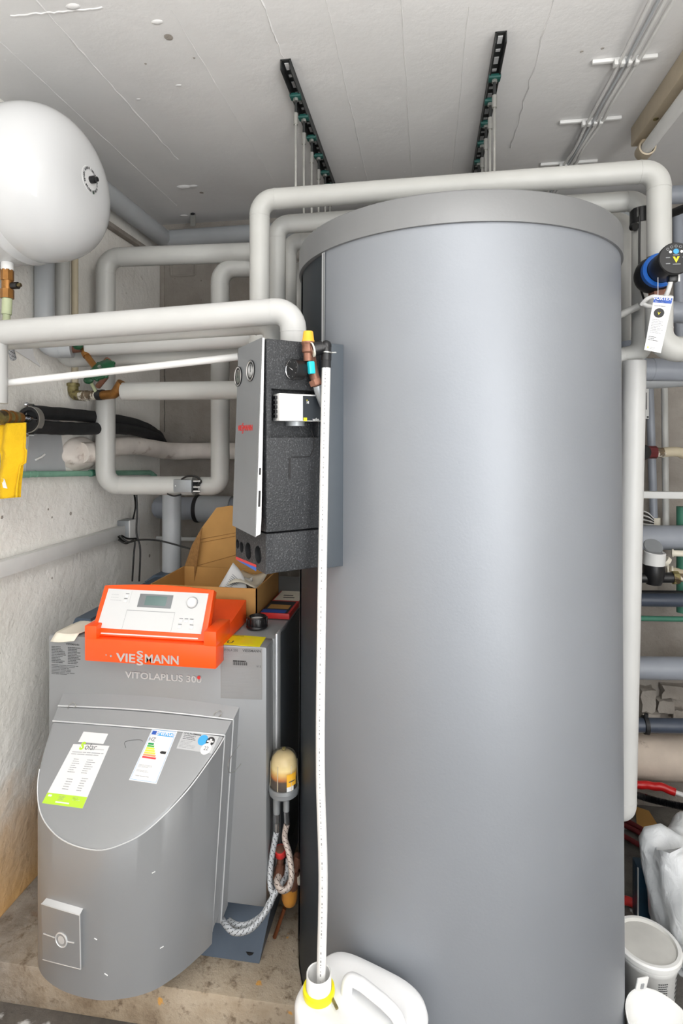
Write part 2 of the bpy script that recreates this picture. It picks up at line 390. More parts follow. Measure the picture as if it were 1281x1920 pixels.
def props(o, label=None, cat=None, group=None, kind=None):
    for k, v in (('label', label), ('category', cat), ('group', group), ('kind', kind)):
        if v: o[k] = v
def thing(name, loc, label, cat, group=None, rz=0):
    o = bpy.data.objects.new(name, None); COL.objects.link(o); o.location = loc; o.rotation_euler = (0, 0, rz); o.empty_display_size = 0.05
    WM[o] = Matrix.Translation(Vector(loc)) @ Matrix.Rotation(rz, 4, 'Z'); props(o, label, cat, group); return o
class Sheet:
    """a flat label given by its four corners TL, TR, BR, BL"""
    def __init__(s, c, off=0.0008):
        s.c = [Vector(p) for p in c]; s.W = ((s.c[1] - s.c[0]).length + (s.c[2] - s.c[3]).length) / 2; s.H = ((s.c[3] - s.c[0]).length + (s.c[2] - s.c[1]).length) / 2
        s.n = (s.c[3] - s.c[0]).cross(s.c[1] - s.c[0]).normalized()
        if s.n.dot(CAM - s.c[0]) < 0: s.n = -s.n
        s.off = off
    def p(s, u, v, h=0.0):
        a, b, c, d = s.c; return a * (1 - u) * (1 - v) + b * u * (1 - v) + c * u * v + d * (1 - u) * v + s.n * (s.off + h)
    def slab(s, mb, m):
        q = [s.p(0, 0), s.p(1, 0), s.p(1, 1), s.p(0, 1)]; mb.prism(q, -s.n * (s.off * 0.9), m)
    def rect(s, mb, u0, v0, u1, v1, m, h=0.0003): mb.poly([s.p(u0, v0, h), s.p(u1, v0, h), s.p(u1, v1, h), s.p(u0, v1, h)], m)
    def disc(s, mb, u, v, r, m, h=0.0004, n=20): mb.poly([s.p(u + math.cos(2 * PI * k / n) * r / s.W, v + math.sin(2 * PI * k / n) * r / s.H, h) for k in range(n)], m)
    def text(s, mb, body, u, v, size, m, align='LEFT', bold=0.0, h=0.0004, depth=0): mb.text(body, lambda x, y, z: s.p(u + x / s.W, v - y / s.H, h + z), size, m, align, bold, depth)
    def lines(s, mb, u0, u1, v0, v1, n, m, fill=0.35, seed=1):
        R = random.Random(seed)
        for k in range(n):
            v = v0 + (v1 - v0) * k / max(1, n); u = u0; e = u0 + (u1 - u0) * R.uniform(0.55, 1)
            while u < e:
                w = min(R.uniform(0.05, 0.16) * (u1 - u0) * 2, e - u); s.rect(mb, u, v, u + w, v + (v1 - v0) / n * fill, m); u += w + 0.02 * (u1 - u0)

# ================================================================== large structure
XL, YB, ZC = -1.307, 2.61, 2.65; XR = 1.6; YF = -1.9
m = MB(); m.box(XL - 0.1, XR + 0.1, YF, YB + 0.1, -0.1, 0, FLOORM); m.build('floor', kind='structure')
m = MB(); m.box(XL - 0.1, XR + 0.1, YF, YB + 0.1, ZC, ZC + 0.1, CEIL); ceiling = m.build('ceiling', kind='structure')
m = MB(); m.box(XL - 0.1, XL, YF, YB + 0.1, 0, ZC, WALL_L); wall_left = m.build('wall_left', kind='structure')
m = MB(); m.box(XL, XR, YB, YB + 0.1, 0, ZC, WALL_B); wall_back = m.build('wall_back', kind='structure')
m = MB(); m.box(XR, XR + 0.1, YF, YB + 0.1, 0, ZC, WALL_R); m.build('wall_right', kind='structure')
PZ = 0.115
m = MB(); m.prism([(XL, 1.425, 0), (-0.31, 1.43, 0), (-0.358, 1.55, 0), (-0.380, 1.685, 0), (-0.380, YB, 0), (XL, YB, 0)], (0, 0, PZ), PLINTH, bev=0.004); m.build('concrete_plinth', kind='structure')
# formwork fins on the ceiling: thin raw ridges left between the boards
for X, y0, y1, w in ((-0.392, 0.9, 1.51, 0.006), (-0.24, 1.0, 2.5, 0.004), (-0.06, 0.9, 2.5, 0.004), (0.10, 1.4, 2.5, 0.003), (-0.93, 1.2, 2.0, 0.005), (-0.62, 1.3, 2.4, 0.003), (0.3, 0.9, 2.1, 0.008), (-1.12, 1.3, 2.4, 0.003)):
    m = MB(); R = random.Random(int(X * 1000) + 5); n = 34
    L_ = []; Rr = []; B_ = []
    for k in range(n + 1):
        y = y0 + (y1 - y0) * k / n; j = R.uniform(-1, 1) * w * 0.5; ww = w * R.uniform(0.25, 1) * 0.5
        L_.append(m.bm.verts.new((X + j - ww, y, ZC))); Rr.append(m.bm.verts.new((X + j + ww, y, ZC))); B_.append(m.bm.verts.new((X + j, y, ZC - ww * 1.2)))
    for k in range(n):
        m.face((L_[k], B_[k], B_[k + 1], L_[k + 1]), CEIL); m.face((B_[k], Rr[k], Rr[k + 1], B_[k + 1]), CEIL)
    m.build('formwork_fin', ceiling)
m = MB(); R = random.Random(3)
pts = [atZ(20 + k * 8.2, 30 - k * 0.75 + R.uniform(-1.5, 1.5), ZC) for k in range(22)]
m.tube(pts, lambda t: 0.0025, CEIL, 6); m.build('formwork_fin', ceiling)
for px, py, r in ((295, 41, 0.010), (345, 350, 0.02), (362, 349, 0.014), (137, 12, 0.012), (335, 160, 0.006), (345, 404, 0.012), (260, 186, 0.005)):
    m = MB(); c = atZ(px, py, ZC); m.sphere(c, r, CEIL, (1.6, 0.8, 0.35), 10); m.build('plaster_lump', ceiling)
for px, py, r in ((316, 69, 0.009), (378, 361, 0.007), (1091, 96, 0.0035), (1130, 90, 0.0035), (273, 119, 0.0025), (364, 108, 0.0025)):
    m = MB(); c = atZ(px, py, ZC); m.lathe([(r * 1.3, -0.001, WALL_B), (r * 0.8, -0.002, WALL_B), (0.0005, -0.0012, BLK)], c, (0, 0, 1), BLK, 12); m.build('drill_hole', ceiling)
# chipped spots on the left wall
for px, py, r in ((132, 963, 0.005), (90, 955, 0.003), (97, 970, 0.003), (97, 1084, 0.003), (3, 970, 0.004), (280, 1042, 0.006), (330, 915, 0.004)):
    m = MB(); c = atX(px, py, XL); m.lathe([(r * 1.4, 0.0012, WALL_B), (r, 0.0018, WALL_B), (0.0005, 0.0015, BLK)], c, (1, 0, 0), BLK, 10); m.build('chipped_spot', wall_left)
# ledge under the ceiling pipe, left wall
m = MB(); m.box(XL, XL + 0.03, 1.5, YB, 2.462, 2.482, WALL_B, bev=0.003); m.build('trim_1', kind='structure')

# ================================================================== buffer tank
TX, TY, TR = 0.0748, 1.685, 0.445  # tank, pump station and hose: sizes and positions scaled down about the camera
tank = thing('hot_water_tank', (TX, TY, 0), 'big silver grey cylindrical water tank standing beside the boiler', 'tank')
def tang(px):
    d = ray(px, 820); d.z = 0; d.normalize(); o = Vector((0 - TX, 0 - TY, 0)); b = o.dot(d); q = b * b - (o.length_squared - TR * TR); tt = -b - math.sqrt(max(q, 0)); p = o + d * tt; return math.atan2(p.y, p.x)
aE = tang(606)                      # where the silver jacket ends and the dark strip starts
aS = aE - math.radians(26)
LZ = 2.0646; TT = 2.1358; TZ = 0.0
def arc(m, r0, r1, z0, z1, a0, a1, mat, n, inner=0.02):
    pr = [(r0, z0), (r0 + (r1 - r0) * 0.33, z0 + (z1 - z0) / 3), (r0 + (r1 - r0) * 0.66, z0 + (z1 - z0) * 2 / 3), (r1, z1), (r1 - inner, z1), (r0 - inner, z0), (r0, z0)]
    m.lathe(pr, (TX, TY, 0), (0, 0, 1), mat, n, a0, a1, xdir=(1, 0, 0))
m = MB(); arc(m, TR + 0.010, TR, TZ, LZ, aE + 0.02, aS + 2 * PI - 0.0, JACKET, 110); m.build('insulation_jacket', tank, ang=50)
m = MB(); arc(m, TR + 0.006, TR - 0.004, TZ, LZ - 0.002, aS + 0.003, aE, ANTHR, 16); m.build('closing_strip', tank, 'dark anthracite closing strip', ang=50)
for k, (a, w) in enumerate(((aE + 0.002, 0.015), (aE + 0.022, 0.009))):
    m = MB(); arc(m, TR + 0.014, TR + 0.004, TZ, LZ - 0.002, a, a + w, EDGE, 2, 0.03); m.build('edge_rail', tank, 'bright metal edge rail')
m = MB(); R1 = TR + 0.006
m.lathe([(R1 - 0.03, LZ - 0.002), (R1, LZ), (R1, TT - 0.006), (R1 - 0.002, TT - 0.002), (R1 - 0.006, TT), (0, TT + 0.004)], (TX, TY, 0), (0, 0, 1), LIDM, 128); m.build('tank_lid', tank, ang=40)

# ================================================================== solar pump station on the tank
O = Vector((TX - 0.777 * TR, TY - 0.629 * TR, 0)); RZ = math.atan2(-0.777, 0.629)
st = thing('pump_station', (O.x, O.y, 1.2916), 'black foam pump station with grey metal cover hung on the tank', 'pump station', rz=RZ)
MS = Matrix.Translation(Vector((O.x, O.y, 0))) @ Matrix.Rotation(RZ, 4, 'Z'); MSI = MS.inverted()
S_ = (MS.to_3x3() @ Vector((1, 0, 0))); RD = (MS.to_3x3() @ Vector((0, -1, 0)))
def sw(b, a, z): return MS @ Vector((b, -a, z))
def sp(px, py, b): return MSI @ hit(px, py, sw(b, 0, 0), S_)        # local point on a plane parallel to the side face
def sf(px, py, a): return MSI @ hit(px, py, sw(0, a, 0), RD)        # local point on a plane parallel to the front
m = MB(); m.box(-0.10413, 0.10413, -0.0445, 0.01068, 1.2916, 1.8225, ANTHRL, MS, 0.00178); m.build('mounting_bracket', st, 'dark grey sheet metal bracket')
zb = 1.3828
r0 = sp(510, 729, 0.089); r1 = sp(597, 820, 0.089); ry0, ry1 = r0.y, r1.y; rz1, rz0 = r0.z, r1.z
m = MB(); m.box(-0.07565, 0.05874, -0.18245, -0.04628, zb + 0.00267, 1.8225, EPP, MS, 0.00356)
for (y0, y1, z0, z1) in ((-0.18245, -0.04628, rz1, 1.8225), (-0.18245, -0.04628, zb + 0.00267, rz0), (-0.18245, ry0, rz0 - 0.00267, rz1 + 0.00267), (ry1, -0.04628, rz0 - 0.00267, rz1 + 0.00267)):
    m.box(0.0534, 0.089, y0, y1, z0, z1, EPP, MS, 0.00267)
m.build('foam_housing', st)
def sidepoly(pxs, b, th, mat, name, parent=st, label=None):
    m = MB(); q = [MS @ sp(x, y, b) for x, y in pxs]; m.prism(q, S_ * -th, mat); return m.build(name, parent, label)
AF = 0.1835                         # the foot block stands further out than the body above it
m = MB(); m.box(-0.108, 0.089, -AF + 0.016, -0.04628, 1.2921, zb - 0.00089, EPP, MS, 0.003)
cen = [(sf(px_, py_, AF).x, sf(px_, py_, AF).z) for px_, py_ in ((484, 1040), (465.5, 1033), (453, 1026), (445.5, 1020))]
xs = [0.089, (cen[0][0] + cen[1][0]) / 2, (cen[1][0] + cen[2][0]) / 2, (cen[2][0] + cen[3][0]) / 2, -0.108]
NH = 28; holes = []
for k, (hx, hz) in enumerate(cen):
    x0, x1 = xs[k + 1], xs[k]; z0, z1 = 1.2921, zb - 0.00089; hr = min(0.0205, (x1 - hx) * 0.93, (hx - x0) * 0.93)
    ri, ro, bk_ = [], [], []
    for j in range(NH):
        a_ = 2 * PI * (j + 0.5) / NH; dx, dz = math.cos(a_), math.sin(a_); t_ = min((x1 - hx) / dx if dx > 0 else (x0 - hx) / dx if dx < 0 else 9, (z1 - hz) / dz if dz > 0 else (z0 - hz) / dz)
        ro.append(m.bm.verts.new(sw(hx + dx * t_, AF, hz + dz * t_))); ri.append(m.bm.verts.new(sw(hx + dx * hr, AF, hz + dz * hr))); bk_.append(m.bm.verts.new(sw(hx + dx * hr, AF - 0.015, hz + dz * hr)))
    for j in range(NH):
        j2 = (j + 1) % NH; m.face((ri[j], ri[j2], ro[j2], ro[j]), EPP); m.face((ri[j2], ri[j], bk_[j], bk_[j2]), EPPD)
    for qx, qz in ((x1, z1), (x0, z1), (x0, z0), (x1, z0)):
        an = math.atan2(qz - hz, qx - hx) % (2 * PI); j = int(math.floor(an / (2 * PI) * NH - 0.5)) % NH; m.face((ro[j], ro[(j + 1) % NH], m.bm.verts.new(sw(qx, AF, qz))), EPP)
    holes.append((hx, hz, hr))
for q in ([(0.089, AF, 1.2921), (0.089, AF, zb - 0.00089), (0.089, AF - 0.017, zb - 0.00089), (0.089, AF - 0.017, 1.2921)], [(-0.108, AF, 1.2921), (-0.108, AF, zb - 0.00089), (-0.108, AF - 0.017, zb - 0.00089), (-0.108, AF - 0.017, 1.2921)],
          [(0.089, AF, zb - 0.00089), (-0.108, AF, zb - 0.00089), (-0.108, AF - 0.017, zb - 0.00089), (0.089, AF - 0.017, zb - 0.00089)], [(0.089, AF, 1.2921), (-0.108, AF, 1.2921), (-0.108, AF - 0.017, 1.2921), (0.089, AF - 0.017, 1.2921)]):
    m.poly([sw(*p) for p in q], EPP)
base = m.build('foam_base', st, recalc=False)
for hx, hz, hr in holes:
    m = MB(); m.lathe([(hr * 0.98, 0.0), (hr * 0.86, 0.004), (hr * 0.5, 0.004), (0, 0.0035)], sw(hx, AF - 0.0146, hz), RD, BLK, 24); m.build('pipe_opening', base, 'round black opening')
m = MB(); A = sf(443, 1050, AF); B = sf(481, 1071, AF); ax_ = AF + 0.0006; A.x = max(A.x, -0.106)
m.poly([sw(A.x, ax_, A.z + 0.009), sw(B.x, ax_, B.z + 0.015), sw(B.x, ax_, B.z + 0.009), sw(A.x, ax_, A.z + 0.002)], RED)
m.poly([sw(A.x, ax_, A.z + 0.002), sw(B.x, ax_, B.z + 0.009), sw(B.x, ax_, B.z), sw(A.x + 0.03, ax_, max(B.z + 0.001, A.z - 0.006))], BLUE); m.build('flow_sticker', base, 'red and blue arrow sticker', recalc=False)
# cable groove on the side
gp = [sp(583, 806, 0.08927), sp(589, 822, 0.08927), sp(589, 840, 0.08927), sp(582, 856, 0.08927), sp(546, 857, 0.08927)]
m = MB(); m.tube([MS @ p for p in gp], 0.00125, BLK, 6, 0.00534)
m.box(-0.00089, 0.00089, sp(545, 860, .1).y, sp(549, 860, .1).y, sp(548, 898, .1).z, sp(548, 858, .1).z, BLK, MS @ Matrix.Translation((0.089, 0, 0))); m.build('cable_groove', st, 'black cable pressed into a groove')
# bent metal cover, standing off at the foot
m = MB()
prof = [(0.089, 0.19491), (-0.05874, 0.19491)]
ct, cb = 1.8234, 1.3784
def cv(b, z, e=0.0): return sw(b, 0.19313 + e + 0.016 * (ct - z) / (ct - cb), z)
q = [cv(0.089, ct), cv(-0.0615, ct - 0.00356), cv(-0.0615, cb + 0.00534), cv(0.089, cb)]; m.prism(q, RD * -0.00178, COVER)
m.build('metal_cover', st, 'grey sheet metal front cover')
m = MB(); q = [cv(0.089, ct), cv(0.089, cb), cv(0.089, cb + 0.00534, -0.0125), cv(0.089, cb + 0.0356, -0.0135), cv(0.089, ct, -0.0065)]; m.prism(q, S_ * -0.0016, PAPER)
for (z0, z1, e0, e1) in ((cb + 0.13795, cb + 0.15308, -0.004, -0.0085), (cb + 0.06675, cb + 0.10235, -0.0045, -0.0095)):
    m.poly([cv(0.08953, z0, e0), cv(0.08953, z0, e1), cv(0.08953, z1, e1), cv(0.08953, z1, e0)], BLK)
m.build('cover_flange', st, 'white folded side flange with slots')
for px, py in ((447, 706), (470, 695)):
    d = ray(px, py); c = sf(px, py, 0.197); c = cv(c.x, c.z, 0.0021)
    m = MB(); m.lathe([(0.0245, -0.002, BLK), (0.0250, 0.0008, BLK), (0.0238, 0.001), (0.0232, 0.0016), (0.0222, 0.0016), (0.0205, 0.0002, RAILM), (0.0165, -0.0004, RAILM), (0.0160, 0.0002, CHROME), (0.0, 0.0002, CHROME)], c, RD, CHROME, 30)
    m.box(-0.0005, 0.0005, -0.004, 0.014, 0, 0.0004, BLK, Matrix.Translation(c + RD * 0.0003) @ RD.to_track_quat('Z', 'Y').to_matrix().to_4x4()); m.build('thermometer', st, 'round chrome rimmed thermometer')
m = MB(); c = sf(447, 808, 0.20025); e = sf(470, 806, 0.20025); wid = e.x - c.x
fm = lambda x, y, zz: cv(c.x + x, c.z + y, 0.00071 + zz)
m.text('VIE', fm, wid * 0.24, RED, 'LEFT', 0.0, 0.00036); m.text('MANN', lambda x, y, zz: fm(x + wid * 0.45, y, zz), wid * 0.24, RED, 'LEFT', 0.0, 0.00036)
for k, dy in enumerate((0.0623, -0.0801)): m.text('S', lambda x, y, zz: fm(wid * 0.34 + x, y + dy * wid * 1.0, zz), wid * 0.24, RED, 'LEFT', 0.0, 0.00036)
m.build('cover_emblem', st, 'small red maker lettering')
# circulator control box in the recess
pb = 0.09968
q = [sp(524, 737, pb), sp(600, 742, pb), sp(600, 793, pb), sp(524, 789, pb)]
y0, y1 = q[0].y, -0.04628; z1_, z0_ = q[0].z, q[3].z
m = MB(); m.box(0.0623, pb, y0, y1, z0_, z1_, WHITE, MS, 0.00178); pump = m.build('control_box', st, 'light grey circulator control box')
yd = sp(568, 760, pb).y
m = MB(); m.box(pb - 0.00089, pb + 0.00071, yd, y1 - 0.00178, z0_ + 0.00178, z1_ - 0.00356, ANTHR, MS)
fm = lambda x, y, zz: MS @ Vector((pb + 0.00107, sp(586, 789, pb).y + x, sp(586, 789, pb).z + y))
m.text('wilo', fm, 0.00979, PAPER, 'LEFT', 0.0178)
h = sp(577, 757, pb)
for (a, b_, c_, d_, mm) in ((-0.00267, -0.00107, 0, 0.00623, PAPER), (-0.00267, 0.00267, 0.00249, 0.00374, PAPER), (0.00107, 0.00267, 0, 0.00623, PAPER), (-0.00356, -0.00089, 0.00712, 0.0089, YELLOW)):
    m.poly([MS @ Vector((pb + 0.00107, h.y + a, h.z + c_)), MS @ Vector((pb + 0.00107, h.y + b_, h.z + c_)), MS @ Vector((pb + 0.00107, h.y + b_, h.z + d_)), MS @ Vector((pb + 0.00107, h.y + a, h.z + d_))], mm)
h = sp(569, 791, pb); m.poly([MS @ Vector((pb + 0.00107, h.y + a, h.z + b_)) for a, b_ in ((0, 0.00178), (0.0089, 0.00178), (0.0089, 0.00979), (0, 0.00979))], YELLOW)
m.build('display_panel', pump, 'dark panel with white lettering')
m = MB(); 
for k in range(5): z = z0_ + 0.00712 + k * 0.01068; m.box(0.06586, pb - 0.01068, y0 - 0.00534, y0 + 0.00089, z, z + 0.00712, BLACKP, MS, 0.00089)
m.build('cooling_fins', pump, 'black ribbed fins')
m = MB(); m.cyl(MS @ Vector((0.06675, (y0 + y1) / 2, z0_ - 0.01068)), MS @ Vector((0.06675, (y0 + y1) / 2, z0_ + 0.00356)), 0.02314, ALU); m.build('motor_flange', pump, 'cast metal motor flange')
# safety group on the right: valve, gauge, tap
V0 = MS @ sp(578, 660, 0.12015)
m = MB(); top = MS @ sp(578, 641, 0.12015)
m.lathe([(0.01469, 0), (0.01469, 0.00267), (0.01379, 0.00356), (0.01157, 0.02136), (0.01023, 0.02403), (0, 0.02448)], top, (0, 0, 1), YCAP, 12); m.build('valve_cap', st, 'yellow safety valve cap')
m = MB(); bot = MS @ sp(580, 678, 0.12015); m.lathe([(0.01513, 0.0), (0.01602, -0.00356), (0.01335, -0.0089), (0.01424, -0.02314), (0.01068, -0.0267), (0.01068, -0.0445), (0, -0.0445)], top, (0, 0, 1), BRONZE, 16)
a = MS @ sp(583, 656, 0.1246); b_ = MS @ sp(592, 655, 0.12905); m.cyl(a, b_, 0.01379, BRONZE); m.cyl(b_, b_ + (b_ - a) * 0.1335, 0.01469, PAPERO)
m.build('safety_valve', st, 'reddish brass safety valve body')
m = MB(); g0 = MS @ sp(548, 692, 0.11392); ax = (RD + S_ * 0.2225).normalized()
m.lathe([(0, -0.0267), (0.02225, -0.0267), (0.02314, -0.00178), (0.02314, 0.00089), (0.02181, 0.00222, CHROME), (0.02091, 0.00089, BLACKF), (0, 0.00089, BLACKF)], g0, ax, BLACKP, 28)
x_, y_, z_ = frame_of(ax); c = g0 + ax * 0.00142
for an in (-2.2, -1.4220, -0.6, 0.178, 1.0, 1.7780, 2.6): m.poly([c + (x_ * math.cos(an) + y_ * math.sin(an)) * 0.0178 + (x_ * math.cos(an + 1.5733) + y_ * math.sin(an + 1.5733)) * w for w in (-0.00053, 0.00053)] + [c + (x_ * math.cos(an) + y_ * math.sin(an)) * 0.01513], PAPER)
m.poly([c - x_ * 0.01068 + y_ * 0.00534, c + x_ * 0.00356 - y_ * 0.00356, c + x_ * 0.00267 - y_ * 0.00089], PAPER); m.build('pressure_gauge', st, 'black pressure gauge with pale rim')
m = MB(); m.cyl(g0 - ax * 0.0267, MS @ sp(584, 692, 0.1157), 0.00712, BRONZE, 12)
m.tube([MS @ sp(583, 668, 0.1068), MS @ sp(588, 700, 0.10858), MS @ sp(597, 724, 0.1157)], 0.01157, BRONZE, 14, smooth=4)
m.cyl(MS @ sp(590, 712, 0.11392), MS @ sp(594, 722, 0.1157), 0.01513, BRONZE, 6); m.build('valve_body', st, 'brown brass valve body')
m = MB(); m.tube([MS @ sp(595, 724, 0.12015), MS @ sp(601, 742, 0.12015), MS @ sp(608, 760, 0.1157)], 0.01068, ALU, 14); m.build('hose_stub', st, 'grey green hose stub')
m = MB(); p = sp(584, 690, 0.1335); m.box(-0.00712, 0.00534, -0.00757, 0.00757, -0.01335, 0.01513, TEALH, MS @ Matrix.Translation(p) @ Matrix.Rotation(0.1068, 4, 'X'), 0.00267); m.build('tap_handle', st, 'turquoise tap handle')
# ================================================================== drain hose and elbow
hp = [(612, 676, 0.1424), (612, 700, 0.14418)]
E0 = MS @ sp(585, 656, 0.134); E1 = MS @ sp(612, 651, 0.1424); E2 = MS @ sp(612, 690, 0.14418)
dh = thing('drain_hose', (E2.x, E2.y, 0.33), 'long white hose hanging from a black elbow into the canister', 'hose')
m = MB(); E1 = MS @ sp(612, 650, 0.1424); E0b = E0.lerp(E1, 0.70); m.cyl(E0, E0b, 0.0160, BLACKP, 20); m.cyl(E0, E0.lerp(E1, 0.10), 0.0168, PAPERO, 20); m.cyl(E0.lerp(E1, 0.62), E0.lerp(E1, 0.70), 0.0168, BLACKP, 20); m.tube([E0b, E1, MS @ sp(612, 676, 0.14329)], 0.0118, BLACKP, 18, 0.014); m.sphere(E1 + Vector((0, 0, 0.002)), 0.0125, BLACKP); m.tube([MS @ sp(612, 668, 0.14329), E2], 0.01068, BLACKR, 16); m.build('elbow', dh, 'black plastic elbow')
m = MB(); c = MS @ sp(612, 661, 0.14329); m.lathe([(0.01291, -0.00134), (0.01442, -0.00134), (0.01442, 0.00134), (0.01291, 0.00134)], c, (0.089, 0, 1), ZINC, 20); m.box(0.01068, 0.02314, -0.00178, 0.00178, -0.00178, 0.00089, ZINC, Matrix.Translation(c)); m.build('hose_clip', dh, 'bent wire clip')
NECK = Vector((-0.01602, 1.3330, 0.35))
hpts = [E2 + Vector((0, 0, 0.010)), hit(609, 900, E2, (0, 1, 0)) + Vector((0, -0.010, 0)), atY(602, 1250, 1.205), atY(601, 1450, 1.190), atY(606, 1640, 1.178), atY(603, 1800, 1.170), atY(602, 1850, 1.168)]
m = MB(); m.tube(hpts, 0.00997, HOSEPR, 18, smooth=8); m.build('hose', dh)
# ================================================================== canister
def cm(x, z): return Vector((CY * x - SY * z, SY * x + CY * z, 0))      # camera-aligned floor metres -> room
dC = (cm(0.82, -0.57) - cm(0, 0)).normalized(); aC = math.atan2(dC.y, dC.x)
cc = cm(0.040, 1.168)  # canister position and part sizes scaled about the camera, height fitted to image pixels
jc = thing('jerrican', (cc.x, cc.y, 0), 'white plastic jerrican with yellow collar catching the hose on floor', 'canister', rz=aC)
MJ = WM[jc]
m = MB(); rings = []
def se(a, L, W, e=3.6): c, s = math.cos(a), math.sin(a); return (math.copysign(abs(c) ** (2 / e), c) * L, math.copysign(abs(s) ** (2 / e), s) * W)
HJ = 0.424
for z, k in ((0.0, 0.9), (0.00732, 0.97), (0.02745, 1), (0.0915, 0.985), (0.183, 1.0), (HJ - 0.034, 1), (HJ - 0.016, 0.985), (HJ - 0.006, 0.955), (HJ, 0.90), (HJ + 0.00275, 0.7), (HJ - 0.00366, 0.5), (HJ - 0.00549, 0.183)):
    ring = []
    for j in range(56):
        x, y = se(2 * PI * j / 56, 0.130 * k + 0.00366 * (k < 1), 0.101 * k); ring.append(m.bm.verts.new(MJ @ Vector((x, y, z + 0.00549 * math.sin(x * 22) * (z > HJ - 0.00915)))))
    rings.append(ring)
for A, B in zip(rings, rings[1:]):
    for j in range(56): m.face((A[j], A[(j + 1) % 56], B[(j + 1) % 56], B[j]), JERRY)
m.face(rings[0][::-1], JERRY); m.face(rings[-1], JERRY); m.build('canister_body', jc, ang=60)
m = MB(); m.tube([MJ @ Vector(p) for p in ((-0.04118, 0.00732, HJ - 0.01098), (-0.0366, 0.00732, HJ + 0.02745), (0.0, 0.00549, HJ + 0.03294), (0.0549, 0.0, HJ + 0.03294), (0.0915, -0.00366, HJ + 0.02745), (0.10248, -0.00366, HJ - 0.01098))], 0.01235, JERRY, 16, 0.02562); m.build('carry_handle', jc)
NL = MSI and (MJ.inverted() @ atZ(598, 1838, HJ + 0.02745)); nb = MJ @ Vector((NL.x, NL.y, HJ - 0.01098))
m = MB(); m.lathe([(0.03111, 0.0), (0.03111, 0.01098), (0.02837, 0.01464), (0.02654, 0.0183), (0.02654, 0.05307), (0.02516, 0.0549), (0.02333, 0.05307), (0.02242, 0.00915), (0, 0.00732)], nb, (0.0, 0, 1), WHITE, 32); m.build('neck', jc)
m = MB(); m.lathe([(0.02745, 0.01098), (0.0334, 0.01098), (0.03431, 0.01647), (0.0334, 0.02379), (0.02745, 0.02471), (0.02745, 0.01098)], nb, (0, 0, 1), YELLOW, 32)
m.build('collar_ring', jc, 'bright yellow collar ring')
m = MB(); a = MJ @ Vector((NL.x + 0.03111, NL.y + 0.00366, HJ + 0.00549)); m.box(-0.00275, 0.02562, -0.00275, 0.00275, -0.00183, 0.00183, BRASSOLD, Matrix.Translation(a) @ Matrix.Rotation(aC - 0.5, 4, 'Z')); m.build('collar_tab', jc, 'short greenish metal tab')
for x, y, r in ((-0.0183, 0.06863, 0.00549), (0.07778, 0.06405, 0.00641)):
    m = MB(); m.sphere(MJ @ Vector((x, y, HJ - 0.00366)), r, JERRY, (1.3, 1, 0.5), 10); m.build('moulded_dimple', jc)

# ================================================================== boiler
BX0, BX1, BY, BZ = -1.10, -0.4375, 1.50, 1.02
bo = thing('oil_boiler', (-0.77, 1.9, PZ), 'silver grey oil heating boiler with bright orange control console', 'boiler')
m = MB(); m.box(BX0, BX1, BY, BY + 0.075, 0.30, BZ, BOILER, None, 0.006); front = m.build('front_casing', bo)
m = MB(); m.box(BX0 + 0.01, BX1, BY + 0.082, 2.30, 0.30, BZ - 0.004, BOILERT, None, 0.004); m.build('rear_casing', bo)
m = MB(); m.box(BX1, BX1 + 0.004, BY + 0.135, 2.28, 0.30, BZ - 0.012, SHADESIDE); m.build('side_panel', bo, 'side panel with shade put into its dark grey')  # shadow on the boiler's right flank is put into this panel's colour
m = MB(); m.box(BX1, BX1 + 0.006, BY + 0.09, BY + 0.13, 0.30, BZ + 0.006, EDGE, None, 0.002); m.build('edge_profile', bo, 'bright vertical edge profile')
m = MB(); m.prism([(BX0 + 0.06, 1.62, 0.30), (BX1 - 0.0, 1.62, 0.30), (BX1 - 0.03, 1.53, PZ), (BX0 + 0.06, 1.53, PZ)], (0, 0.7, 0), SLATE); m.build('base_frame', bo, 'slate blue sheet metal base')
m = MB(); c = atZ(457, 1826, PZ + 0.01); m.lathe([(0.0, 0.02), (0.024, 0.02), (0.024, 0.004), (0.026, 0), (0, 0)], (c.x, 1.56, PZ), (0, 0, 1), BLACKR, 20); m.build('levelling_foot', bo, 'black round foot')
# slate rails lying on top
m = MB(); m.prism([(-1.09, 1.60, BZ), (-1.02, 1.60, BZ), (-1.03, 1.60, BZ + 0.018), (-1.08, 1.60, BZ + 0.018)], (0, 0.62, 0), SLATE); m.build('top_rail', bo, 'slate grey rail along the top')
m = MB(); c = atY(318, 1085, 2.2); m.prism([(c.x - 0.07, 2.12, BZ - 0.004), (c.x + 0.09, 2.12, BZ - 0.004), (c.x + 0.05, 2.12, 1.045), (c.x - 0.03, 2.12, 1.045)], (0, 0.15, 0), SLATE); m.build('flue_collar', bo, 'slate grey flue collar')
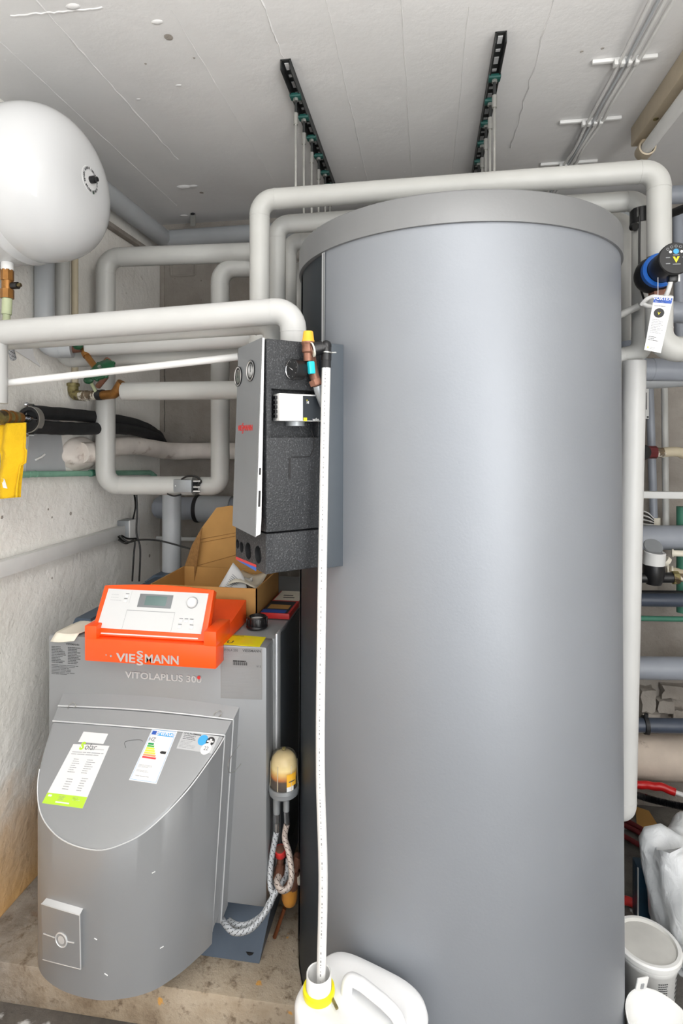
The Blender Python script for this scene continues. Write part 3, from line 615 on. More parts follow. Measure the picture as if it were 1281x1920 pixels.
# burner hood
def slope_z(y): return 0.85 - 1.04 * (BY - y)
plan = [(-1.050, 1.50), (-1.046, 1.446), (-1.034, 1.385), (-1.010, 1.336), (-0.965, 1.295), (-0.888, 1.267), (-0.795, 1.259), (-0.731, 1.272), (-0.676, 1.297), (-0.610, 1.352), (-0.565, 1.407), (-0.540, 1.446), (-0.519, 1.50)]
pl = smoothpath([Vector((x, y, 0)) for x, y in plan], 6)
yc = 1.447
hood = thing
m = MB(); zb0 = 0.232
flange = [p for p in pl if p.y >= yc]; cov = [p for p in pl if p.y < yc + 0.004]
def xb(p, z):     # the right flank leans in towards the floor
    k = max(0.0, min(1.0, (p.x + 0.66) / 0.14)); return p.x - 0.040 * k * (0.85 - z) / 0.62
def hoodshell(m, pts, mat, bev, sag=0.0):
    N = len(pts); levels = []
    for f in (0, 0.02, 0.34, 0.67, 1):
        levels.append([])
        for p in pts:
            z = zb0 + (slope_z(p.y) - bev - zb0) * f; levels[-1].append(m.bm.verts.new((xb(p, z), p.y, z)))
    cx, cy_ = -0.79, 1.4485
    def inset(d, dz): return [m.bm.verts.new((p.x + (cx - p.x) * d, p.y + (cy_ - p.y) * d, slope_z(p.y + (cy_ - p.y) * d) - dz)) for p in pts]
    levels.append(inset(0.012, bev * 0.25)); levels.append(inset(0.03, 0.0)); levels.append(inset(0.5, 0.0))
    for A, B in zip(levels, levels[1:]):
        for j in range(N - 1): m.face((A[j], A[j + 1], B[j + 1], B[j]), mat)
    m.face(levels[-1], mat)
    m.face(levels[0][::-1], mat)
    back = [l[0] for l in levels[:6]] + [l[-1] for l in levels[:6]][::-1]
    return levels
lv = hoodshell(m, cov, BOILER, 0.004); hd = m.build('burner_hood', bo, ang=25)
# stepped flange frame behind the hood: two strips split by a groove
for k, (ya, yb_, e) in enumerate(((1.449, 1.474, 0.0), (1.477, 1.503, 0.003))):
    xl_a, xl_b, xr_a, xr_b = -1.048 - e, -1.050 - e, -0.540 + (ya - 1.446) * 0.4 + e, -0.540 + (yb_ - 1.446) * 0.4 + e
    m = MB(); pa = []
    n = 12; front_t = []; back_t = []; b0, b1 = ((0.002, 0.006), (0.007, 0.012))[k]
    for j in range(n + 1):
        t_ = j / n; sn_ = math.sin(PI * t_)
        front_t.append(Vector((xl_a + (xr_a - xl_a) * t_, ya, slope_z(ya) + b0 * sn_))); back_t.append(Vector((xl_b + (xr_b - xl_b) * t_, yb_, slope_z(yb_) + b1 * sn_)))
    for A, B in ((front_t, back_t),):
        va = [m.bm.verts.new(p) for p in A]; vb = [m.bm.verts.new(p) for p in B]
        wa = [m.bm.verts.new((p.x - (0.036 * t2), p.y, zb0 + 0.03)) for p, t2 in zip(A, [0] * n + [1])]; wb = [m.bm.verts.new((p.x - (0.036 * t2), p.y, zb0 + 0.06)) for p, t2 in zip(B, [0] * n + [1])]
        for j in range(n):
            m.face((va[j], va[j + 1], vb[j + 1], vb[j]), BOILER); m.face((wa[j], wa[j + 1], va[j + 1], va[j]), BOILER); m.face((wb[j + 1], wb[j], vb[j], vb[j + 1]), BOILER)
            m.face((wa[j + 1], wa[j], wb[j], wb[j + 1]), BOILER)
        m.face((va[0], vb[0], wb[0], wa[0]), BOILER); m.face((vb[n], va[n], wa[n], wb[n]), BOILER)
    m.build('hood_flange', bo)
    m = MB(); m.tube([p + Vector((0, -0.001, 0.0)) for p in front_t], 0.0022, EDGE, 6); m.tube([front_t[-1], Vector((front_t[-1].x - 0.036, ya, zb0 + 0.03))], 0.0018, EDGE, 6); m.build('flange_bead', bo, 'bright bead along the flange')
m = MB(); rim = [Vector((p.x, p.y, slope_z(p.y) - 0.003)) + Vector((p.x + 0.79, p.y - 1.43, 0)).normalized() * 0.0004 for p in cov[8:]]; m.tube(rim, 0.0016, EDGE, 6); m.build('hood_rim', hd, 'bright rim of the hood')  # paler bead following the hood's upper rim
# access hatch on the hood front, follows the curve
def planpt(px, py):       # pixel -> hood front surface (vertical shell)
    best = None
    for a_, b_ in zip(cov, cov[1:]):
        n_ = Vector((b_.y - a_.y, -(b_.x - a_.x), 0)); d = ray(px, py)
        den = d.dot(n_)
        if abs(den) < 1e-6: continue
        tt = (Vector((a_.x, a_.y, 0)) - Vector((0, 0, 0))).dot(n_) / den
        p = CAM + d * tt; s_ = (Vector((p.x, p.y, 0)) - a_).dot(b_ - a_) / (b_ - a_).length_squared
        if -0.01 <= s_ <= 1.01 and (best is None or tt < best[0]): best = (tt, p, n_.normalized())
    if best is None: return None
    n_ = best[2]; n_ = n_ if n_.dot(CAM - best[1]) > 0 else -n_
    return best[1], n_
hatch_ok = [planpt(87, 1690), planpt(156, 1708), planpt(156, 1812), planpt(87, 1795)]
pa, pb_ = hatch_ok[0], hatch_ok[1]
cols = []
for j in range(9):
    px = 87 + (156 - 87) * j / 8; ty_ = 1688 + 20 * j / 8; by_ = 1794 + 17 * j / 8
    a, n_ = planpt(px, ty_); b_, _ = planpt(px, by_); cols.append((a, b_, n_))
m = MB(); fr = []; bk = []
for a, b_, n_ in cols: fr.append((m.bm.verts.new(a + n_ * 0.013), m.bm.verts.new(b_ + n_ * 0.009))); bk.append((m.bm.verts.new(a + Vector((0, 0, 0.006))), m.bm.verts.new(b_)))
for j in range(8):
    m.face((fr[j][0], fr[j + 1][0], fr[j + 1][1], fr[j][1]), BOILER); m.face((bk[j][0], bk[j + 1][0], fr[j + 1][0], fr[j][0]), EDGE); m.face((fr[j][1], fr[j + 1][1], bk[j + 1][1], bk[j][1]), BOILER)
m.face((fr[0][0], fr[0][1], bk[0][1], bk[0][0]), BOILER); m.face((fr[8][1], fr[8][0], bk[8][0], bk[8][1]), BOILER)
m.tube([c_[0] + c_[2] * 0.0128 for c_ in cols], 0.0012, EDGE, 6); m.tube([cols[8][0] + cols[8][2] * 0.0128, cols[8][1] + cols[8][2] * 0.009], 0.0014, EDGE, 6); m.tube([c_[1] + c_[2] * 0.009 for c_ in cols], 0.0010, EDGE, 6)
m.build('access_hatch', hd, 'square grey access hatch')
c, n_ = planpt(122, 1755); c = c + n_ * 0.0115
m = MB(); m.lathe([(0.0185, -0.001), (0.0185, 0.0012), (0.0165, 0.002), (0.0155, 0.0008, BOILERT), (0.013, 0.0004, BOILERT), (0.010, 0.0006, EDGE), (0, 0.001, EDGE)], c, n_, EDGE, 24); m.build('finger_hole', hd, 'round recessed finger hole')
for x0, x1, y0, y1 in ((90, 110, 1744, 1751), (132, 145, 1758, 1760)):
    a, n1 = planpt(x0, y0); b_, n2 = planpt(x1, y1); m = MB(); m.tube([a + n1 * 0.0115, b_ + n2 * 0.0115], 0.0014, EDGE, 6); m.build('pressed_line', hd, 'bright pressed line')
for x0, y0, x1, y1 in ((177, 1759, 182, 1762), (196, 1825, 202, 1829), (285, 1637, 291, 1634), (300, 1778, 307, 1774)):
    a, n1 = planpt(x0, y0); b_, n2 = planpt(x1, y1); m = MB(); m.tube([a + n1 * 0.0004, b_ + n2 * 0.0004], 0.0011, PAPER, 5); m.build('scratch_mark', hd, 'small white chip')
# wire loops on hood
def slopept(px, py, up=0.0): return hit(px, py, (0, BY, 0.85 + up), (0, -1.04, 1))
for pts in (((127, 1330), (130, 1322), (138, 1317), (142, 1324), (136, 1328)), ((399, 1344), (404, 1336), (413, 1332), (415, 1339), (409, 1345))):
    m = MB(); m.tube([slopept(x, y, 0.012 if 0 < k < 4 else 0.0) for k, (x, y) in enumerate(pts)], 0.0009, ZINC, 6, smooth=5); m.build('wire_loop', hd, 'thin bent wire loop')
m = MB(); m.tube([atX(x, y, -0.50) for x, y in ((451, 1395), (438, 1412), (428, 1432), (430, 1448), (440, 1446), (452, 1432))], 0.0009, ZINC, 6, smooth=6); m.build('wire_loop', hd, 'thin bent wire loop')
m = MB(); m.tube([slopept(x, y, 0.001) for x, y in ((236, 1402), (234, 1392), (245, 1388), (262, 1387), (268, 1390))], 0.0005, LINED, 5, smooth=5); m.build('scratch_mark', hd, 'curved scratch mark')
# stickers on the hood
S = Sheet([slopept(*p) for p in ((157, 1372), (203, 1376), (194, 1395), (147, 1391))]); m = MB(); S.slab(m, PAPER); m.build('blank_sticker', hd, 'small blank white sticker')
S = Sheet([slopept(*p) for p in ((138, 1395), (205.5, 1398.5), (155, 1516), (79, 1506))]); m = MB(); S.slab(m, PAPER)
S.rect(m, 0.0, 0.83, 1.0, 1.0, LIME); S.text(m, 'S', 0.22, 0.085, 0.026, LIME, bold=0.05); S.text(m, 'olar', 0.36, 0.085, 0.022, LINED)
S.rect(m, 0.62, 0.065, 0.9, 0.08, SILVERST)
S.lines(m, 0.08, 0.95, 0.13, 0.2, 2, LINE, 0.35, 2); S.lines(m, 0.22, 0.42, 0.25, 0.5, 7, LINE, 0.3, 3); S.lines(m, 0.58, 0.82, 0.25, 0.5, 7, LINE, 0.3, 4); S.lines(m, 0.3, 0.48, 0.58, 0.78, 5, LINE, 0.3, 5); S.lines(m, 0.66, 0.84, 0.55, 0.78, 6, LINE, 0.3, 6)
S.rect(m, 0.05, 0.855, 0.14, 0.885, PAPER, 0.0005); S.lines(m, 0.32, 0.54, 0.855, 0.93, 4, PAPER, 0.4, 7); S.lines(m, 0.66, 0.9, 0.855, 0.91, 3, PAPER, 0.4, 8); S.rect(m, 0.3, 0.945, 0.64, 0.965, PAPER, 0.0005)
m.build('service_sticker', hd, 'white sticker with lime green foot')
S = Sheet([slopept(*p) for p in ((286.4, 1365.5), (333, 1371), (293.4, 1470), (242, 1462.5))]); m = MB(); S.slab(m, PAPER)
S.rect(m, 0.06, 0.045, 0.28, 0.12, BLUEP); S.rect(m, 0.3, 0.055, 0.94, 0.13, BLUEL); S.text(m, 'ENERGIE', 0.62, 0.112, 0.0155, PAPER, 'CENTER', 0.02, 0.0006)
S.text(m, 'HZ', 0.05, 0.25, 0.014, LINED)
for k, key in enumerate('abcdefg'):
    v = 0.285 + 0.043 * k; S.rect(m, 0.10 - 0.0 * k, v, 0.32 + 0.05 * k, v + 0.034, GREENSC[key])
S.rect(m, 0.72, 0.41, 0.9, 0.46, BLK); m.poly([S.p(0.72, 0.41, .0003), S.p(0.66, 0.435, .0003), S.p(0.72, 0.46, .0003)], BLK)
S.lines(m, 0.1, 0.75, 0.70, 0.76, 3, LINE, 0.3, 9); S.lines(m, 0.1, 0.6, 0.80, 0.84, 2, LINE, 0.3, 10); S.lines(m, 0.15, 0.8, 0.9, 0.93, 1, LINE, 0.3, 11)
for a_ in ((0.03, 0.02, 0.97, 0.026), (0.03, 0.975, 0.97, 0.98), (0.03, 0.02, 0.04, 0.98), (0.96, 0.02, 0.97, 0.98)): S.rect(m, *a_, BLUEL)
m.build('energy_label', hd, 'white energy rating label with colour bars')
S = Sheet([slopept(*p) for p in ((344, 1371), (411, 1381), (397, 1413), (331, 1403.5))]); m = MB(); S.slab(m, SILVERST)
S.text(m, 'ANLAGE', 0.04, 0.14, 0.008, LINED, bold=0.02); S.rect(m, 0.33, 0.05, 0.52, 0.12, LINED); S.lines(m, 0.06, 0.5, 0.2, 0.48, 3, LINED, 0.35, 12); S.lines(m, 0.04, 0.52, 0.5, 0.95, 6, LINE, 0.35, 13)
S.disc(m, 0.62, 0.34, 0.0135, BLUEL); S.lines(m, 0.57, 0.68, 0.28, 0.42, 3, BLUEP, 0.5, 15); S.disc(m, 0.83, 0.36, 0.0118, BLK); S.rect(m, 0.8, 0.2, 0.86, 0.52, PAPER, 0.0007); S.rect(m, 0.74, 0.3, 0.92, 0.40, PAPER, 0.0007)
S.disc(m, 0.80, 0.80, 0.0145, PAPER, 0.0006); S.text(m, '22', 0.80, 0.87, 0.013, LINED, 'CENTER', 0, 0.0009); m.build('inspection_sticker', hd, 'silver inspection sticker with round marks')
# front panel print
def fp(px, py): return atY(px, py, BY)
S = Sheet([fp(*p) for p in ((97, 1203), (152, 1207), (152, 1272), (97, 1268))], 0.0006); m = MB(); S.text(m, 'VIESSMANN', 0.72, 0.06, 0.008, LINED, 'CENTER', 0.02)
S.lines(m, 0.0, 0.5, 0.12, 0.62, 11, LINED, 0.4, 21); S.lines(m, 0.56, 1.0, 0.12, 0.62, 11, LINED, 0.45, 22); S.lines(m, 0.0, 0.95, 0.65, 0.95, 7, LINED, 0.3, 20); m.build('type_print', front, 'small printed data lines')
S = Sheet([fp(*p) for p in ((414, 1213), (492, 1216), (492, 1312), (414, 1309))], 0.0006); m = MB(); S.slab(m, BOILER)
S.text(m, 'VITOLA 200', 0.03, 0.075, 0.009, LINED); S.text(m, 'VIESSMANN', 0.97, 0.075, 0.010, LINED, 'RIGHT', 0.02); S.lines(m, 0.03, 0.7, 0.12, 0.25, 4, LINE, 0.3, 23)
for k in range(22): S.rect(m, 0.3 + k * 0.016, 0.28, 0.3 + k * 0.016 + (0.005, 0.009, 0.012)[k % 3], 0.34, BLK)
S.lines(m, 0.3, 0.66, 0.25, 0.28, 1, BLK, 0.8, 24); S.text(m, 'V13', 0.97, 0.37, 0.008, LINED, 'RIGHT'); S.lines(m, 0.03, 0.95, 0.40, 0.75, 12, LINE, 0.3, 25); S.lines(m, 0.03, 0.45, 0.78, 0.95, 6, LINE, 0.3, 26); S.lines(m, 0.55, 0.97, 0.78, 0.95, 6, LINE, 0.3, 27)
m.build('type_plate', front, 'printed silver type plate')
S = Sheet([atX(*p, BX1 + 0.001) for p in ((500, 1196), (511, 1186), (511, 1290), (500, 1300))], 0.0006)
S = Sheet([atZ(*p, BZ) for p in ((430, 1190), (499, 1195), (487, 1213), (412, 1208))], 0.0008); m = MB(); S.slab(m, YELLOW)
m.text('U', lambda x, y, z: S.p(0.12 + x / S.W, 0.86 - y / S.H, 0.0004), 0.028, LINED, bold=0.01); S.lines(m, 0.45, 0.9, 0.25, 0.85, 5, GREENSC['e'], 0.3, 28); S.lines(m, 0.1, 0.5, 0.06, 0.14, 1, LINED, 0.5, 29); m.build('warning_label', front, 'yellow warning label on the top edge')
# console
OX0, OX1 = -0.945, -0.560
co_ = MB(); co_.box(OX0, OX1, 1.44, 1.50, 0.976, 1.040, ORANGE, None, 0.004)
co_.box(OX0, OX0 + 0.036, 1.44, 1.55, 1.036, 1.075, ORANGE, None, 0.003); co_.box(OX1 - 0.036, OX1, 1.44, 1.55, 1.036, 1.077, ORANGE, None, 0.003)
co_.prism([(OX0 + 0.01, 1.50, BZ), (OX0 + 0.01, 1.46, 1.03), (OX0 + 0.01, 1.52, 1.055), (OX0 + 0.01, 1.70, 1.088), (OX0 + 0.01, 1.70, BZ)], (OX1 - OX0 - 0.012, 0, 0), ORANGE)
con = co_.build('control_console', bo, 'orange plastic console')
# tilted display housing with arched top
tl = math.atan2(0.075, 0.135)
def tp(x, h, d=0.0): return Vector((x, 1.455 + h * math.sin(tl) - d * math.cos(tl), 1.046 + h * math.cos(tl) - d * math.sin(tl) * -1))
def tpd(x, h, d): # d outwards (towards viewer)
    nrm = Vector((0, -math.cos(tl), math.sin(tl))); return Vector((x, 1.455, 1.044)) + Vector((0, math.sin(tl), math.cos(tl))) * h + nrm * d
N_ = 14; xa, xb_ = -0.945 + 0.010, -0.598
out = [tpd(xa - 0.001, 0.0, 0), tpd(xb_ + 0.002, 0.0, 0)] + [tpd(xb_ - (xb_ - xa) * k / N_, 0.140 + 0.008 * math.sin(PI * k / N_), 0) for k in range(N_ + 1)]
nrm = Vector((0, -math.cos(tl), math.sin(tl)))
m = MB(); m.prism(out, -nrm * 0.026, ORANGE, bev=0.003); m.build('display_housing', bo, 'orange tilted housing')
dh_ = [o for o in bo.children if o.name.startswith('display_housing')][0]
S = Sheet([tpd(-0.918, 0.130, 0.0), tpd(-0.612, 0.1285, 0.0), tpd(-0.612, 0.018, 0.0), tpd(-0.922, 0.020, 0.0)], 0.0022)
m = MB(); S.slab(m, FACE)
S.rect(m, 0.245, 0.02, 0.2465, 0.35, LINE); S.rect(m, 0.245, 0.52, 0.2475, 0.99, LINE); S.rect(m, 0.715, 0.52, 0.7175, 0.99, LINE); S.rect(m, 0.245, 0.515, 0.7175, 0.53, LINE)
for u, v in ((0.19, 0.10), (0.185, 0.23), (0.77, 0.65), (0.82, 0.65), (0.87, 0.65), (0.77, 0.79), (0.88, 0.79)): S.rect(m, u, v, u + 0.035, v + 0.014, LINED)
S.lines(m, 0.05, 0.18, 0.14, 0.35, 3, SILVERST, 0.2, 31); m.build('faceplate', dh_, 'white faceplate')
def slabon(u0, v0, u1, v1, h, mat, name, lab=None):
    m = MB(); q = [S.p(u0, v0, 0), S.p(u1, v0, 0), S.p(u1, v1, 0), S.p(u0, v1, 0)]; m.prism(q, S.n * h, mat, bev=0.0005); m.build(name, dh_, lab)
slabon(0.335, 0.09, 0.665, 0.43, 0.0012, GREYD, 'display_surround', 'grey display surround'); slabon(0.40, 0.135, 0.61, 0.375, 0.0016, LCD, 'display', 'dark green liquid crystal display')
for u, v in ((0.19, 0.135), (0.185, 0.265), (0.77, 0.69), (0.82, 0.69), (0.87, 0.69), (0.77, 0.83), (0.88, 0.83)): slabon(u, v, u + 0.036, v + 0.065, 0.002, PAPER, 'button')
c = S.p(0.862, 0.25); m = MB(); m.lathe([(0.0145, 0), (0.0145, 0.006), (0.012, 0.009), (0, 0.0095)], c, S.n, PAPER, 28); m.lathe([(0.0165, 0.0), (0.0165, 0.0006), (0.014, 0.0006)], c, S.n, LINE, 28); m.build('dial_knob', dh_, 'round white dial knob')
m = MB(); q0 = tpd(-0.905, 0.006, 0.001); q1 = tpd(-0.618, 0.006, 0.001); m.tube([q0, q1], 0.002, PAPER, 6); m.build('light_strip', con, 'thin white strip')
yf = 1.4385
S = Sheet([Vector((OX0, yf, 1.04)), Vector((OX1, yf, 1.04)), Vector((OX1, yf, 0.976)), Vector((OX0, yf, 0.976))], 0.0005)
def otxt(px, py): p = atY(px, py, yf); return p
def word(m, body, px0, px1, py, size, mat, Yp, bold, depth, st_=1.0):
    a = atY(px0, py, Yp)
    m.text(body, lambda x, y, z: Vector((a.x + x * st_, Yp - z - 0.0004, a.z + y - 0.0)), size, mat, 'LEFT', bold, depth)
m = MB(); word(m, 'VIE', 219, 0, 1239.5, 0.032, LETTER, yf, 0.022, 0.0008, 1.27); word(m, 'MANN', 271, 0, 1241.5, 0.032, LETTER, yf, 0.022, 0.0008, 1.05)
for py in (1232.5, 1246.5):
    a = atY(257, py, yf); m.text('S', lambda x, y, z: Vector((a.x - 0.0015 + x * 1.75, yf - z - 0.0004, a.z + y * 1.02)), 0.0255, LETTER, 'LEFT', 0.02, 0.0008)
m.build('console_lettering', con, 'silver raised maker lettering')
m = MB(); word(m, 'VITOLAPLUS 300', 236, 0, 1270, 0.0255, LETTER2, BY - 0.001, 0.02, 0.0018, 1.22); ml = m.build('model_lettering', front, 'silver raised model lettering'); m = MB(); c = atY(373, 1270.5, BY - 0.0032); m.lathe([(0.005, -0.001), (0.005, 0.001), (0, 0.0012)], c, (0, -1, 0), RED, 14); m.build('red_dot', front, 'red dot on the last figure')
m = MB(); c = atY(199, 1228, yf - 0.0005); m.disc(c, (0, -1, 0), 0.002, LINE); c = atY(208, 1230, yf - 0.0005); m.disc(c, (0, -1, 0), 0.003, LINE, ry=0.003); m.build('key_mark', con)

# ------------------------------------------------------------------ things on the boiler
# cream paper draped over the left corner
m = MB(); g = [[None] * 7 for _ in range(7)]
for i in range(7):
    for j in range(7):
        u, v = i / 6, j / 6; a = atZ(97 + 48 * u, 1195 - 26 * u, BZ).lerp(Vector((0, 0, 0)), 0)
        X = -1.085 + 0.075 * u + 0.03 * (1 - v); Y = 1.64 - 0.16 * v; Z = BZ + 0.006 + 0.004 * math.sin(u * 3 + v * 4)
        if Y < 1.497: Z -= (1.497 - Y) * 1.1 ; Y = 1.494 - (1.497 - Y) * 0.25
        g[i][j] = m.bm.verts.new((X, Y, Z))
for i in range(6):
    for j in range(6): m.face((g[i][j], g[i + 1][j], g[i + 1][j + 1], g[i][j + 1]), PAPERO)
o = m.build('paper_strip', None, 'cream paper strip draped over the front left boiler corner', 'paper'); sm = o.modifiers.new('s', 'SOLIDIFY'); sm.thickness = 0.0015; sm.offset = 1
# cardboard box with standing lid
KX0, KX1, KY0, KY1, KZ0, KZ1 = -0.90, -0.535, 1.725, 1.99, BZ, 1.118
kb = thing('cardboard_box', ((KX0 + KX1) / 2, (KY0 + KY1) / 2, BZ), 'open brown cardboard box on boiler with its lid standing up', 'box')
m = MB(); th = 0.004
m.box(KX0, KX1, KY0, KY1, KZ0, KZ0 + th, CARD); m.box(KX0, KX1, KY0, KY0 + th, KZ0, KZ1, CARD); m.box(KX0, KX1, KY1 - th, KY1, KZ0, KZ1, CARD); m.box(KX0, KX0 + th, KY0, KY1, KZ0, KZ1, CARD); m.box(KX1 - th, KX1, KY0, KY1, KZ0, KZ1, CARD); m.build('box_tray', kb)
yl = 2.0
lp = [atY(x, y, yl) for x, y in ((362, 1108), (378, 990), (406, 952), (433, 948), (500, 962), (500, 1100))]
m = MB(); m.prism(lp, (0, 0.005, 0), CARD); m.build('box_lid', kb)
yl2 = 1.992
lp = [hit(x, y, (-0.865, 1.99, 1), (0.55, 1, 0)) for x, y in ((339, 1098), (346, 1062), (360, 1022), (378, 990), (362, 1108))]
m = MB(); m.prism(lp, (0.002, 0.004, 0), CARDD); m.build('lid_flap', kb, 'darker side flap of the lid')
for a_, b_ in (((372, 1012), (480, 992)), ((366, 1062), (480, 1030)), ((374, 1018), (480, 998))):
    m = MB(); m.tube([atY(*a_, yl - 0.0005), atY(*b_, yl - 0.0005)], 0.0014, CARDD, 5); m.build('crease', kb)
# papers in the box
def sheet_obj(name, fn, nu, nv, mat, label, cat, th=0.001, parent=None):
    m = MB(); g = [[m.bm.verts.new(fn(i / nu, j / nv)) for j in range(nv + 1)] for i in range(nu + 1)]
    for i in range(nu):
        for j in range(nv): m.face((g[i][j], g[i + 1][j], g[i + 1][j + 1], g[i][j + 1]), mat)
    o = m.build(name, parent, label, cat); s = o.modifiers.new('s', 'SOLIDIFY'); s.thickness = th; return o
PL = [atY(404, 1112, 1.80), atY(437, 1055, 1.86), atY(466, 1104, 1.80), atY(450, 1118, 1.76)]
def pf(u, v):
    a = PL[0].lerp(PL[1], v); b_ = PL[3].lerp(PL[2], v * 0.85); p = a.lerp(b_, u); p.y += 0.018 * math.sin(u * PI) * (0.4 + v); return p
sheet_obj('instruction_sheet', pf, 8, 8, PAPER, 'curled white printed sheet sticking out of the cardboard box', 'paper')
m = MB(); R = random.Random(4)
for k in range(9):
    v = 0.15 + k * 0.075; a = pf(0.15, v) - Vector((0, 0.0015, 0)); b_ = pf(0.6, v) - Vector((0, 0.0015, 0))
ps = bpy.data.objects['instruction_sheet']
for k in range(10):
    v = 0.12 + k * 0.065; p = [pf(uu, v + dv) + Vector((0.0004, -0.0022, 0.0006)) for uu, dv in ((0.2, 0), (0.45 + 0.2 * R.random(), 0), (0.45, 0.02), (0.2, 0.02))]; m.poly(p, LINE)
m.build('print_lines', ps, 'grey printed lines')
m = MB(); c = atY(462, 1085, 1.87); tb = bmesh.new(); bmesh.ops.create_icosphere(tb, subdivisions=3, radius=0.042)
for v in tb.verts: v.co = v.co * (0.75 + 0.55 * noise.noise(v.co * 38)) ; v.co.z *= 0.9; v.co.y *= 0.7
m.merge(tb, FILM, Matrix.Translation((c.x, 1.87, 1.085))); m.build('plastic_wrap', None, 'crumpled clear plastic wrap inside the cardboard box', 'plastic wrap', ang=20)
def pf2(u, v): p = Vector((-0.66 + 0.10 * u, 1.80 + 0.16 * v, KZ1 - 0.012 + 0.012 * math.sin(u * 4 + v * 3) + 0.01 * v)); return p
sheet_obj('loose_paper', pf2, 6, 6, PAPERO, 'crumpled pale paper lying in the right side of cardboard box', 'paper')
m = MB(); m.box(-0.70, -0.60, 1.76, 1.84, KZ0 + th + 0.001, KZ1 - 0.024, BLACKP, None, 0.006); m.build('plastic_case', None, 'black plastic piece lying under the papers in the box', 'case')
# black slotted nut with white insert
c = atZ(482, 1176, BZ); c.z = BZ
nt = thing('union_nut', c, 'black ridged plastic nut on the boiler beside orange console', 'plastic nut')
m = MB(); m.lathe([(0.026, 0.0), (0.031, 0.0), (0.033, 0.004), (0.032, 0.008), (0.030, 0.010), (0.030, 0.030), (0.028, 0.034), (0.024, 0.034), (0.023, 0.026), (0.023, 0.0), (0.026, 0.0)], c, (0, 0, 1), BLACKP, 30)
for k in range(14): a = 2 * PI * k / 14; p = c + Vector((math.cos(a) * 0.030, math.sin(a) * 0.030, 0.02)); m.box(-0.003, 0.003, -0.003, 0.003, -0.010, 0.010, BLACKP, Matrix.Translation(p) @ Matrix.Rotation(a, 4, 'Z'), 0.001)
m.build('ridged_ring', nt); m = MB(); m.lathe([(0, 0.003), (0.0225, 0.003), (0.0225, 0.022), (0.02, 0.026), (0, 0.027)], c, (0, 0, 1), WHITE, 26); m.build('seal_disc', nt, 'pale round insert')
# flat red and blue carton
ca = math.radians(8)
c = Vector((-0.478, 1.86, BZ + 0.0))
fl = thing('flat_carton', (c.x, c.y, BZ), 'flat red and blue carton lying on right boiler edge', 'carton')
m = MB(); m.box(-0.05, 0.045, -0.12, 0.14, 0, 0.018, RED, Matrix.Translation(c), 0.001); m.build('carton_body', fl)
m = MB(); M_ = Matrix.Translation(c + Vector((0, 0, 0.0186)))
def tq(x0, x1, y0, y1, mm, dz=0): m.poly([M_ @ Vector((a_, b_, dz)) for a_, b_ in ((x0, y0), (x1, y0), (x1, y1), (x0, y1))], mm)
tq(-0.05, 0.038, -0.118, 0.01, ANTHR); tq(-0.05, 0.03, -0.118, -0.085, BLUEP, 0.0004); tq(-0.04, 0.03, -0.075, -0.03, CARD, 0.0004); tq(-0.045, 0.044, 0.02, 0.138, PAPERO); tq(-0.02, 0.02, 0.05, 0.06, BLK, 0.0004); tq(-0.025, 0.01, 0.075, 0.085, BLK, 0.0004); m.build('carton_print', fl, 'blue and cream printed top')

# ================================================================== oil filter, hoses, tank valve
FX, FY = -0.396, 1.530
of = thing('oil_filter', (FX, FY, 0.55), 'clear oil filter cup on grey holder at boiler side', 'filter')
zc0, zc1 = atY(535, 1474, FY).z, atY(535, 1406, FY).z
m = MB(); m.lathe([(0.038, zc0 - 0.004), (0.0378, zc0 + 0.02), (0.0368, zc1 - 0.026), (0.0345, zc1 - 0.016), (0.029, zc1 - 0.007), (0.018, zc1 - 0.001), (0.008, zc1 + 0.001), (0, zc1 + 0.001)], (FX, FY, 0), (0, 0, 1), CUP, 32); m.build('clear_cup', of, 'clear plastic filter cup')
m = MB(); m.lathe([(0, zc0), (0.0355, zc0), (0.0345, zc1 - 0.032), (0.031, zc1 - 0.020), (0.022, zc1 - 0.010), (0, zc1 - 0.006)], (FX, FY, 0), (0, 0, 1), CUPOIL, 28); m.build('filter_oil', of, 'heating oil, dark sludge below amber')
for k in range(6): a = k * PI / 3 + 0.3; m = MB(); m.tube([(FX + 0.0382 * math.cos(a), FY + 0.0382 * math.sin(a), zc0 + 0.005), (FX + 0.0365 * math.cos(a), FY + 0.0365 * math.sin(a), zc1 - 0.028)], 0.0012, BEIGEP, 6); m.build('cup_rib', of)
m = MB(); m.cyl((FX, FY, zc1 - 0.001), (FX, FY, zc1 + 0.006), 0.005, BRASSOLD, 10); m.build('bleed_screw', of, 'dark bleed screw')
m = MB(); p = ray(552, 1447); a0_ = math.atan2(-0.95, 0.3)
m.lathe([(0.0385, zc0 + 0.018), (0.0385, zc0 + 0.052)], (FX, FY, 0), (0, 0, 1), YCAP, 8, a0_ + 0.15, a0_ + 0.95, xdir=(1, 0, 0))
m.lathe([(0.0390, zc0 + 0.03), (0.0390, zc0 + 0.033)], (FX, FY, 0), (0, 0, 1), LINED, 8, a0_ + 0.3, a0_ + 0.8, xdir=(1, 0, 0)); m.lathe([(0.0385, zc0 + 0.002), (0.0385, zc0 + 0.018)], (FX, FY, 0), (0, 0, 1), PAPER, 8, a0_ + 0.15, a0_ + 0.7, xdir=(1, 0, 0)); o = m.build('filter_sticker', of, 'yellow and white sticker')
m = MB(); m.lathe([(0.039, zc0 + 0.006), (0.0425, zc0 + 0.006), (0.0435, zc0 - 0.004), (0.0415, zc0 - 0.006), (0.041, zc0 - 0.016), (0.034, zc0 - 0.022), (0.012, zc0 - 0.026), (0, zc0 - 0.026)], (FX, FY, 0), (0, 0, 1), ALU, 32)
